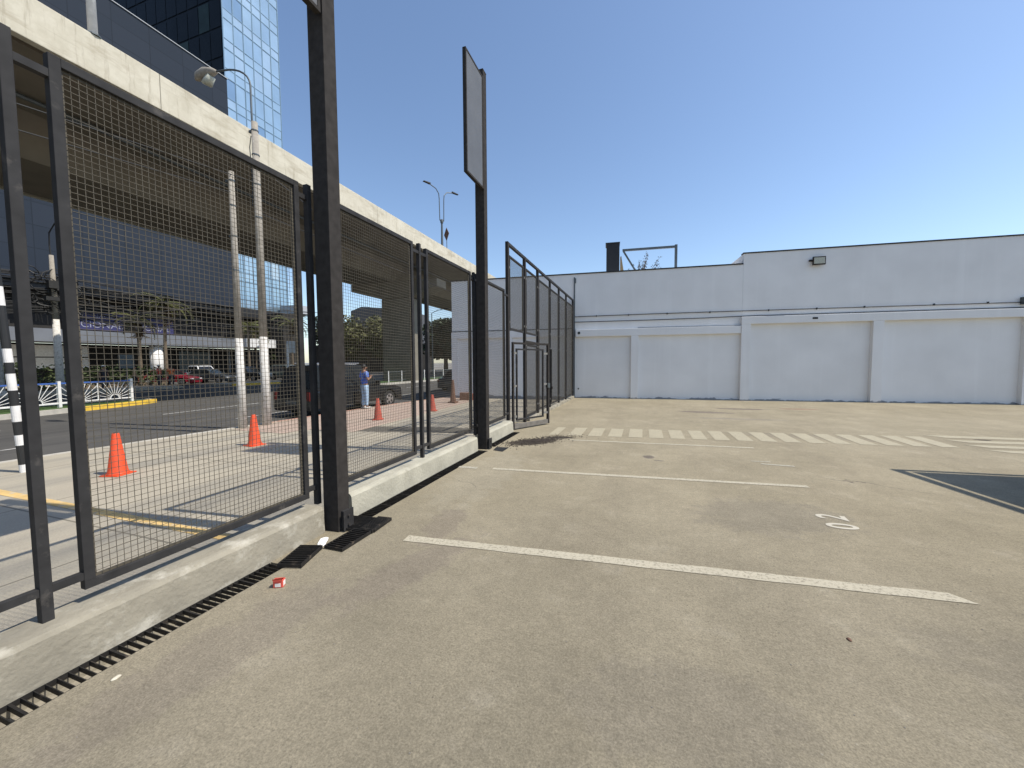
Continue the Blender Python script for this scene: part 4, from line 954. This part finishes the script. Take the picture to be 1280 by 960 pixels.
# ------------------------------------------------------------------ people
def skin(name, pts, edges, rad, mt, parent, sub=2):
    me = bpy.data.meshes.new(name); me.from_pydata(pts, edges, []); me.materials.append(mt)
    o = bpy.data.objects.new(name, me); C.objects.link(o); o.parent = parent
    sk = o.modifiers.new('skin', 'SKIN'); sk.use_smooth_shade = True
    for i, r_ in enumerate(rad): me.skin_vertices[0].data[i].radius = (r_, r_) if not isinstance(r_, tuple) else r_
    me.skin_vertices[0].data[0].use_root = True
    sb = o.modifiers.new('sub', 'SUBSURF'); sb.levels = sub; sb.render_levels = sub
    return o
def person(loc, rz, label, shirt, trousers, hairm, pose='hands_front', h=1.68, cap=None):
    t = T('person', label, 'person', loc, rz); k = h / 1.70; t.scale = (k, k, k)
    if pose == 'hands_front': el = lambda s: (s * .27, -.02, 1.12); wr_ = lambda s: (s * .13, .20, 1.22); ha = lambda s: (s * .07, .26, 1.27)
    elif pose == 'bag': el = lambda s: (s * .25, -.03, 1.12); wr_ = lambda s: (s * .24, .08, .90); ha = lambda s: (s * .24, .12, .82)
    else: el = lambda s: (s * .24, -.02, 1.13); wr_ = lambda s: (s * .25, .03, .88); ha = lambda s: (s * .25, .05, .79)
    P = [(0, 0, .93), (0, 0, 1.08), (0, .0, 1.28), (0, 0, 1.42), (0, .005, 1.49), (0, .01, 1.56), (0, .015, 1.66)]; E = [(0, 1), (1, 2), (2, 3), (3, 4), (4, 5), (5, 6)]
    Rr = [(.145, .11), (.125, .10), (.145, .11), (.10, .085), (.05, .052), (.075, .085), (.055, .07)]
    for s in (-1, 1):
        b = len(P); P += [(s * .165, 0, 1.40), el(s), wr_(s), ha(s)]; E += [(3, b), (b, b + 1), (b + 1, b + 2), (b + 2, b + 3)]; Rr += [.06, .045, .03, (.036, .022)]
        b = len(P); sp = .06 if s > 0 else -.02
        P += [(s * .095, 0, .86), (s * .11, .02, .48), (s * .12, -.01 + sp * .3, .10), (s * .125, .12, .035)]; E += [(0, b), (b, b + 1), (b + 1, b + 2), (b + 2, b + 3)]; Rr += [.095, .062, .045, (.045, .03)]
    body = skin('body', P, E, Rr, M['skin'], t)
    for s in (-1, 1):
        hx = Vector(ha(s)); dv = (hx - Vector(wr_(s))).normalized(); sd_ = Vector((0, 1, 0)) if abs(dv.y) < .5 else Vector((1, 0, 0))
        fm = MB()
        for i in range(4):
            b0 = hx + sd_ * (i - 1.5) * .018; ln = (.07, .08, .075, .06)[i]
            fm.tube([b0 - dv * .02, b0 + dv * ln * .6, b0 + dv * ln * .9 + Vector((0, .01, -.01))], [.009, .008, .006], 6)
        fm.tube([hx - dv * .03 + sd_ * .03, hx + sd_ * .05 + dv * .02, hx + sd_ * .055 + dv * .045], [.011, .009, .007], 6)
        fm.build('fingers', M['skin'], body, smooth=True)
    # shirt
    Q = [(0, 0, .90), (0, 0, 1.08), (0, 0, 1.28), (0, 0, 1.41)]; Eq = [(0, 1), (1, 2), (2, 3)]; Rq = [(.185, .145), (.165, .135), (.165, .125), (.115, .095)]
    for s in (-1, 1):
        b = len(Q); e_ = Vector(el(s)); sh = Vector((s * .165, 0, 1.395)); mid = sh.lerp(e_, .75); Q += [tuple(sh), tuple(mid)]; Eq += [(3, b), (b, b + 1)]; Rq += [.078, .066]
    skin('shirt', Q, Eq, Rq, shirt, t)
    Q = [(0, 0, .99), (0, 0, .90)]; Eq = [(0, 1)]; Rq = [(.15, .12), (.16, .125)]
    for s in (-1, 1):
        b = len(Q); sp = .06 if s > 0 else -.02; Q += [(s * .095, 0, .82), (s * .11, .02, .48), (s * .12, -.01 + sp * .3, .09)]; Eq += [(1, b), (b, b + 1), (b + 1, b + 2)]; Rq += [.11, .082, .066]
    skin('trousers', Q, Eq, Rq, trousers, t)
    def ell(nm, c, r, mt_, seed=0, zmin=-2, par=None):
        bm = bmesh.new(); bmesh.ops.create_icosphere(bm, subdivisions=3, radius=1)
        for v in bm.verts: v.co = Vector((c[0] + v.co.x * r[0], c[1] + v.co.y * r[1], c[2] + max(zmin, v.co.z) * r[2]))
        me = bpy.data.meshes.new(nm); bm.to_mesh(me); bm.free(); me.materials.append(mt_); me.polygons.foreach_set('use_smooth', [True] * len(me.polygons))
        o = bpy.data.objects.new(nm, me); C.objects.link(o); o.parent = par or t; return o
    ell('hair', (0, -.012, 1.635), (.088, .098, .092), hairm, zmin=-.45)
    ell('nose', (0, .112, 1.585), (.012, .02, .02), M['skin'], par=body)
    for s in (-1, 1): ell('eye', (s * .03, .088, 1.61), (.011, .008, .008), M['blackp'], par=body); ell('ear', (s * .082, .01, 1.59), (.012, .02, .03), M['skin'], par=body)
    ell('mouth', (0, .092, 1.548), (.022, .008, .006), M['terracotta'], par=body)
    for s in (-1, 1):
        sp = .06 if s > 0 else -.02; ell('shoe', (s * .123, .05 + sp * .3, .035), (.05, .14, .045), M['shoe'], zmin=-.75)
    if cap: ell('hat', (0, .0, 1.69), (.12, .13, .07), cap, zmin=-.3)
    return t
person((-10.15, 12.15, -.088), R(-20), 'person in a blue white shirt and light blue jeans beside the black parked car', M['shirtb'], M['jeans'], M['hair'])
person((-37.2, 20.3, -.11), R(-60), 'person in a red shirt and white hat standing in front of the hedge', M['redc'], M['darkc'], M['hair'], 'stand', 1.7, M['whitec'])
person((-36.8, 21.0 - .1, -.11), R(-100), 'person in an orange top standing right beside the red shirted one', M['orangec'], M['darkc'], M['hair'], 'bag', 1.66)
person((-36.5, 16.6, -.11), R(-80), 'person in a dark top and white cap behind the sunburst railing', M['darkc'], M['darkc'], M['hair'], 'stand', 1.7, M['whitec'])
person((-38.6, 19.4, -.11), R(-20), 'person in tan clothes half hidden in the hedge', M['tan'], M['darkc'], M['hair'], 'bag', 1.62)

# ------------------------------------------------------------------ median railings
def sun_rail(p, q, label):
    p, q = Vector((*p, -.09)), Vector((*q, -.09)); L_ = (q - p).length; ang = math.atan2(q.y - p.y, q.x - p.x)
    t = T('sunburst_railing', label, 'railing', tuple(p), ang, 'white sunburst railings on the median')
    n = max(1, round(L_ / 2.5)); w_ = L_ / n
    for i in range(n + 1): MB().box(i * w_ - .05, i * w_ + .05, -.05, .05, 0, 1.08).build('post', M['white'], t)
    MB().box(.05, L_ - .05, -.03, .03, .96, 1.02).build('top_rail', M['bluep'], t)
    MB().box(.05, L_ - .05, -.025, .025, .14, .19).build('bottom_rail', M['white'], t)
    for i in range(n):
        mb = MB(); x0 = i * w_ + .05; x1 = (i + 1) * w_ - .05; xm = (x0 + x1) / 2
        mb.box(xm - .02, xm + .02, -.018, .018, .19, .96)
        for c in ((x0 * .75 + x1 * .25), (x0 * .25 + x1 * .75)):
            hwd = (x1 - x0) / 4
            for k in range(13):
                a = math.pi * k / 12; dx, dz = math.cos(a), math.sin(a)
                r1_ = min(hwd / abs(dx) if abs(dx) > .01 else 9, .76 / dz if dz > .01 else 9)
                mb.bar((c + dx * .16, 0, .20 + dz * .16), (c + dx * r1_, 0, .20 + dz * r1_), .018)
            pts = [(c + .17 * math.cos(math.pi * k / 10), 0, .2 + .17 * math.sin(math.pi * k / 10)) for k in range(11)]; mb.tube(pts, .014, 5)
        mb.build('sunburst_infill', M['white'], t)
    return t
sun_rail((-23.3, 11.55), (-22.25, 6.3), 'nearer sunburst railing panel run ending at the yellow kerb nose')
sun_rail((-22.2, 6.1), (-21.3, -4.0), 'sunburst railing run leaving the left edge of the photo')
t = T('picket_railing', 'long pale picket railing on the far median behind the black car', 'railing', (-21.6, 29, -.1), R(.2))
for i in range(30):
    y = i * 2.0; MB().box(-.04, .04, y - .04, y + .04, 0, 1.05).build('post', M['white'], t)
mb = MB(); mb.box(-.02, .02, 0, 58, .95, 1.0); mb.box(-.02, .02, 0, 58, .15, .2)
for i in range(240): mb.box(-.01, .01, i * .24, i * .24 + .018, .2, .95)
mb.build('picket_panel', M['galv'], t)

# ------------------------------------------------------------------ building with dark cladding across the road
bd = T('clad_building', 'huge dark blue grey clad block on a recessed podium across the road', 'building', (-48, 15, 0)); bo = -bd.location
def bp_(nm, mb, mt, par=None, **k): ob = mb.build(nm, mt, par or bd, **k); ob.location = bo if par is None else (0, 0, 0); return ob
bp_('upper_block', MB().box(-74, -48, -60, 34.75, 8.65, 36.0), M['cladding'])
bp_('roof_trim', MB().box(-74.1, -47.9, -60, 34.85, 36.0, 36.07), M['plaster'])
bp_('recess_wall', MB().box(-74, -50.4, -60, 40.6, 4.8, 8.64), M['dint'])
mb = MB()
for y in range(-58, 41, 3): mb.box(-50.4, -50.2, y, y + .12, 4.8, 8.6)
mb.box(-50.38, -50.22, -60, 40.5, 6.7, 6.8); mb.box(-50.38, -50.22, -60, 40.5, 7.7, 7.76)
bp_('window_mullion', mb, M['steel2'])
bp_('podium_slab', MB().box(-50.0, -48.02, 34.9, 42.6, 7.7, 8.7).box(-50.3, -48.4, -60, 34.6, 8.1, 8.63), M['blackp'])
bp_('canopy_band', MB().box(-52, -48.3, -60, 34.5, 3.70, 4.80), M['band'])
bp_('canopy_band', MB().box(-52, -46.4, 34.6, 38.6, 3.72, 4.85), M['whitec'])
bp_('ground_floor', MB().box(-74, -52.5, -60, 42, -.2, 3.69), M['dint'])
mb = MB()
for y in (14.2, 16.6, 19.0, 31.5, 34.0, 36.5): mb.box(-52.5, -52.3, y, y + .12, -.1, 3.7)
bp_('shopfront_mullion', mb, M['plaster'])
bp_('white_shopfront', MB().box(-52.3, -51.9, 13.2, 22.6, 1.35, 2.35).box(-52.3, -51.9, 13.2, 22.6, 2.45, 3.5), M['whitec'])
bp_('shopfront_glass', MB().box(-52.3, -52.1, 30.5, 33.8, -.1, 3.2), M['galv'])
for y in (-8, 4.5, 26.7, 39.5): bp_('round_column', MB().lathe([(.55, -.2), (.55, 3.7)], (-49.2, y, 0), 24), M['white'], smooth=True)
bp_('dark_stair_tower', MB().box(-49, -45.2, 38.7, 41.6, -.2, 8.3), M['dint'])
for (y0, y1, z0, z1, txt, ty) in ((20.2, 24.6, 5.0, 5.95, 'CIONAL', 22.9), (25.6, 28.9, 5.0, 6.55, 'CIONAL', 27.0)):
    bn = bp_('banner', MB().box(-50.1, -50.05, y0, y1, z0, z1), M['purple'])
    textobj('lettering', txt, .85, M['btext'], bn, Matrix.Translation((-50.03, ty, 5.5)) @ Matrix.Rotation(R(90), 4, 'Z') @ Matrix.Rotation(R(90), 4, 'X'))
bn = bp_('banner', MB().box(-50.1, -50.05, 21.2, 25.2, 6.0, 6.65), M['purple'])
textobj('lettering', 'NACIO', .55, M['btext'], bn, Matrix.Translation((-50.03, 23.1, 6.32)) @ Matrix.Rotation(R(90), 4, 'Z') @ Matrix.Rotation(R(90), 4, 'X'))
# glass tower behind
tw = T('glass_tower', 'tall blue glass office tower rising behind the dark clad block', 'building', (-49, 38, 0)); to = -tw.location
def tp_(nm, mb, mt, **k): ob = mb.build(nm, mt, tw, **k); ob.location = to; return ob
TY0, TY1, TXF = 35.7, 43.5, -49.6
MB_ = MB().box(-112, TXF - .12, TY0 + .06, TY1, 8.7, 68); tp_('core', MB_, M['tint'])
mb = MB(); rd = random.Random(21); ny = 6; dy = (TY1 - TY0) / ny; fz = 3.55; z = 8.9
while z < 67:
    for i in range(ny):
        y = TY0 + i * dy
        for (a, b_, vis) in ((z, z + 1.15, False), (z + 1.15, z + fz, True)):
            r_ = rd.random(); mb.cur = (0 if r_ < .45 else 1 if r_ < .75 else 2 if r_ < .90 else 3 if r_ < .98 else 4) if vis else (0 if r_ < .6 else 2)
            j = rd.uniform(-.012, .012); k_ = rd.uniform(-.010, .010)
            mb.quad((TXF + j, y + .02, a + .02), (TXF - j, y + dy - .02, a + .02), (TXF - j + k_, y + dy - .02, b_ - .02), (TXF + j + k_, y + .02, b_ - .02))
    z += fz
ob = tp_('glass_facade', mb, [M['pane%d' % i] for i in range(5)])
mb = MB(); z = 8.9
while z < 67: mb.box(TXF - .05, TXF + .05, TY0, TY1, z - .05, z + .05); mb.box(TXF - .05, TXF + .04, TY0, TY1, z + 1.11, z + 1.19); z += fz
for i in range(ny + 1): mb.box(TXF - .05, TXF + .055, TY0 + i * dy - .05, TY0 + i * dy + .05, 8.8, 68)
tp_('mullion_grid', mb, M['mull'])
# side of the tower turned from the sun, its shade put into near-black panes
mb = MB(); z = 36.3
while z < 67:
    for i in range(30):
        x = TXF - 2 * i - .3; mb.cur = 1 if rd.random() < .14 else 0
        mb.quad((x, TY0, z), (x - 1.9, TY0, z), (x - 1.9, TY0 + rd.uniform(-.02, .02), z + 3.3), (x, TY0, z + 3.3))
    z += 3.55
tp_('shaded_side_glass', mb, [M['tint'], M['tintl']])
tp_('rooftop_plant_box', MB().box(-49.2, -46.0, 41.8, 44.8, 8.75, 9.9), M['plaster'])

# greenery and palms in front of it
rd = random.Random(4)
def hedge(p, q, h, label, seed):
    rd = random.Random(seed); t = T('hedge', label, 'hedge', (*p, -.11), 0); mb = MB(); dx, dy_ = q[0] - p[0], q[1] - p[1]; n = int(math.hypot(dx, dy_) / .8)
    for i in range(n + 1):
        f_ = i / n; leaf_faces(mb, (dx * f_ + rd.uniform(-.3, .3), dy_ * f_, h * rd.uniform(.4, .62)), (.75, .75, h * .5), 130, .13, rd)
    mb.build('foliage', M['leaf'], t)
    MB().bar((0, 0, .1), (dx, dy_, .1), .5, .3).build('stems', M['bark'], t)
hedge((-39.5, 9), (-39.5, 15.5), 2.0, 'clipped green hedge at the left edge behind the median railing', 1)
hedge((-40.0, 16.6), (-40.2, 22.4), 1.7, 'green hedge behind the people left of the red car', 2)
palm((-42, 21.6, -.2), 5.6, 'shorter palm with pale fronds left of the white round column', 3, 1.9)
palm((-42, 23.5, -.2), 7.4, 'tall palm with hanging dead fronds in front of the white round column', 5, 2.3)
palm((-42, 37.2, -.2), 7.0, 'palm near the right corner of the glass tower, right of the poles', 8, 2.2)
palm((-44, 33.0, -.2), 6.2, 'palm showing between the two whitewashed poles', 9, 1.8, False)
# pole with a tangle of cables
t = T('cable_pole', 'whitewashed pole with a dense tangle of black cables, seen between the left fence posts', 'utility pole', (-37, 14.6, -.11))
MB().tube([(0, 0, 0), (0, 0, 4.8)], [.22, .17], 10).build('painted_foot', M['polew'], t, smooth=True)
MB().tube([(0, 0, 4.8), (0, 0, 9.0)], [.168, .11], 10).build('shaft', M['polec'], t, smooth=True)
mb = MB(); mb.tube([(0, 0, 8.4), (0, -.05, 9.6), (.2, -.1, 10.4), (.9, -.1, 10.9), (1.8, -.1, 11)], .04, 6); mb.build('lamp_arm', M['cable'], t)
mb = MB(); rd = random.Random(9)
for i in range(34):
    z = rd.uniform(5.0, 8.0); z2 = z + rd.uniform(-.4, .4); y0 = -16; y1 = rd.choice([4.5, 9, 22]); sg = rd.uniform(.3, 1.2)
    mb.tube([(rd.uniform(-.4, .4), y0, z2), (rd.uniform(-.4, .4), -8, z - sg * .5), (rd.uniform(-.3, .3), -2, z - sg * .2), (0, 0, z), (rd.uniform(-.3, .3), y1 * .5, z - sg), (rd.uniform(-.4, .4), y1, z2)], rd.uniform(.015, .035), 4)
for i in range(26):
    a = rd.uniform(.25, .7); cy, cz = rd.uniform(-1.3, 1.3), rd.uniform(5.2, 7.6)
    mb.tube([(rd.uniform(-.05, .25), cy + a * math.cos(x), cz + a * .8 * math.sin(x)) for x in [6.3 * k / 12 for k in range(13)]], .03, 4)
for i in range(12):
    y = rd.uniform(-1.5, 1.5); z = rd.uniform(5.2, 6); mb.tube([(0, y, z), (.05, y + rd.uniform(-.2, .2), z - rd.uniform(.8, 2.2))], .018, 4)
mb.box(-.1, .35, -.5, .5, 6.0, 6.25); mb.box(0, .4, -.35, .1, 6.8, 7.3)
mb.build('cable_tangle', M['cable'], t)
t = T('small_post_sign', 'small grey square sign on a thin post behind the sunburst railing', 'sign', (-36.2, 17.75, -.11)); MB().box(-.04, .04, -.04, .04, 0, 1.8).build('post', M['galv'], t); MB().box(-.03, .06, -.45, .45, 1.5, 2.5).build('plate', M['galv'], t)
t = T('white_post', 'thick white post at the left edge of the photo across the road', 'post', (-36, 11.6, -.11)); MB().tube([(0, 0, 0), (0, 0, 8)], [.30, .25], 12).build('shaft', M['polew'], t, smooth=True); MB().lathe([(.34, 0), (.34, .25)], (0, 0, 0), 12).build('foot', M['polew'], t)
# lamp posts by the forecourt, right of poles
t = T('signal_mast', 'pale mast with a rounded grey sign head right of the taller utility pole', 'mast', (-36.0, 31.3, -.12)); MB().tube([(0, 0, 0), (0, 0, 3.9)], .13, 10).build('mast', M['white'], t); MB().box(-.1, .1, -.1, 1.3, 2.9, 4.2).build('sign_head', M['plaster'], t, bevel=.09)
# overhead wires between poles
def wire(pts, label): return tag(MB().tube(pts, .012, 5).build('overhead_wire', M['cable']), label, 'wire', 'thin wires strung under the overpass')
wire([(-10.4, 7.5, 6.2), (-11.5, 0, 5.7), (-12.5, -12, 6.3)], 'thin wire strung left from the shorter pole below the overpass')
wire([(-10.3, 8.1, 6.7), (-11.3, 0, 6.1), (-12.3, -12, 6.8)], 'upper thin wire strung left from the taller pole below the overpass')
wire([(-10.3, 8.1, 5.9), (-10.1, 22, 5.5), (-10.0, 60, 6.2)], 'thin wire running away from the taller pole along the street')
wire([(-30, 60, 7.2), (-50, 58, 6.8), (-70, 66, 7.6)], 'thin wire low in the sky left of the near post, above the palms')

# ------------------------------------------------------------------ far end of the street
t = T('far_building', 'plain grey building with dark louvres beyond the trees, left of the pier', 'building', (-88, 112, 0))
MB().add([(-10.5, 0, -.3), (8.5, 0, -.3), (8.5, 0, 20.0), (-6, 0, 21.5), (-10.5, 0, 20.2), (-10.5, 18, -.3), (8.5, 18, -.3), (8.5, 18, 20), (-6, 18, 21.5), (-10.5, 18, 20.2)], [(0, 1, 2, 3, 4), (9, 8, 7, 6, 5), (0, 1, 6, 5), (1, 2, 7, 6), (2, 3, 8, 7), (3, 4, 9, 8), (4, 0, 5, 9)]).build('walls', M['farb'], t)
mb = MB(); mb.box(1.0, 8.3, -.15, -.02, 7, 16.8); mb.build('louvre_panel', M['farb2'], t)
t = T('ochre_building', 'low ochre building behind the railing left of the white wall end', 'building', (-33, 74, -.3)); MB().box(-5, 5, 0, 8, 0, 3.0).build('walls', M['yellowb'], t); MB().box(-5.3, 5.3, -.5, 8.3, 3.0, 3.3).build('roof', M['farb2'], t)
t = T('dark_low_building', 'low dark building behind the olive trees', 'building', (-62, 72, -.3)); MB().box(-12, 14, 0, 10, 0, 6).build('walls', M['dint'], t); MB().box(-12.2, 14.2, -.3, 10, 6, 6.3).build('roof', M['farb2'], t)
specs = [((-50, 61, -.2), 10.5, 5.6, M['leafo'], 'broad olive tree left of the pier, its crown highest toward the middle'),
         ((-44, 62, -.2), 8.8, 4.8, M['leafo'], 'lower olive tree just left of the pier'),
         ((-57, 63, -.2), 10.0, 5.0, M['leafo'], 'olive tree farthest left, behind the black car roof'),
         ((-62, 66, -.2), 12.5, 5.0, M['leafd'], 'dark tree seen between the near posts'),
         ((-36.2, 66, -.2), 10.4, 4.6, M['leafd'], 'tall dark tree right of the pier'),
         ((-32.8, 64, -.2), 8.6, 4.2, M['leafd'], 'dark tree next to the end of the white wall'),
         ((-28.5, 78, -.2), 8.8, 3.6, M['leafd'], 'dark tree mostly hidden by the end of the white wall'),
         ((-39, 72, -.2), 9.0, 3.6, M['leafd'], 'dark tree partly behind the pier column')]
for i, (l, h, cr, mt_, lab) in enumerate(specs): tree('street_tree', l, h, cr, lab, mt_, 30 + i, 26, 260, .30, .28, .3, 'street trees at the far end')
tree('street_tree', (-47.5, 39.5, -.2), 5.0, 1.8, 'small green tree in front of the dark podium beside the palms', M['leaf'], 60, 10, 130, .16, .1, .4, 'street trees at the far end')
tree('street_tree', (-47.6, 36.6, -.2), 8.0, 2.2, 'olive shrub on the podium between the two whitewashed poles', M['leafo'], 61, 10, 140, .16, .1, .55, 'street trees at the far end')
for x, y, h, lab in ((-26.5, 45, 8.3, 'thin pale street lamp beyond the railing, seen through the third mesh panel'),):
    t = T('street_lamp', lab, 'street lamp', (x, y, -.1)); MB().tube([(0, 0, 0), (0, 0, h)], [.09, .06], 8).build('pole', M['galv'], t); MB().tube([(0, 0, h), (.8, 0, h + .3), (2.0, 0, h + .5)], .04, 6).build('arm', M['galv'], t); MB().box(1.8, 2.5, -.12, .12, h + .42, h + .54).build('lamp_head', M['steel2'], t)
# metal panel fence outside the photo on the right; its shadow falls on the asphalt
t = T('sheet_metal_panel', 'dark sheet metal panel beyond the right edge casting the shadow at the right', 'fence panel', (6.5, 6.0, 0))
H2 = 3.95; kx = .70
a0 = Vector((3.55 + kx * H2, 7.3 + kx * H2 * .105, 0)); dd = Vector((.315, -1.72, 0)).normalized(); oo = -t.location
def q_(s, z): p = a0 + dd * s; return Vector((p.x, p.y, z))
def slab(nm, s0, s1, z0, z1, mt): ob = MB().bar(q_(s0, (z0 + z1) / 2), q_(s1, (z0 + z1) / 2), .05, z1 - z0).build(nm, mt, t); ob.location = oo
slab('top_rail', 0, 7.0, H2 - .14, H2, M['steel']); slab('sheet', .12, 6.9, .2, H2 - .29, M['steel2']); slab('post', 0, .08, 0, H2 - .145, M['steel']); slab('post', 6.92, 7.0, 0, H2 - .145, M['steel'])
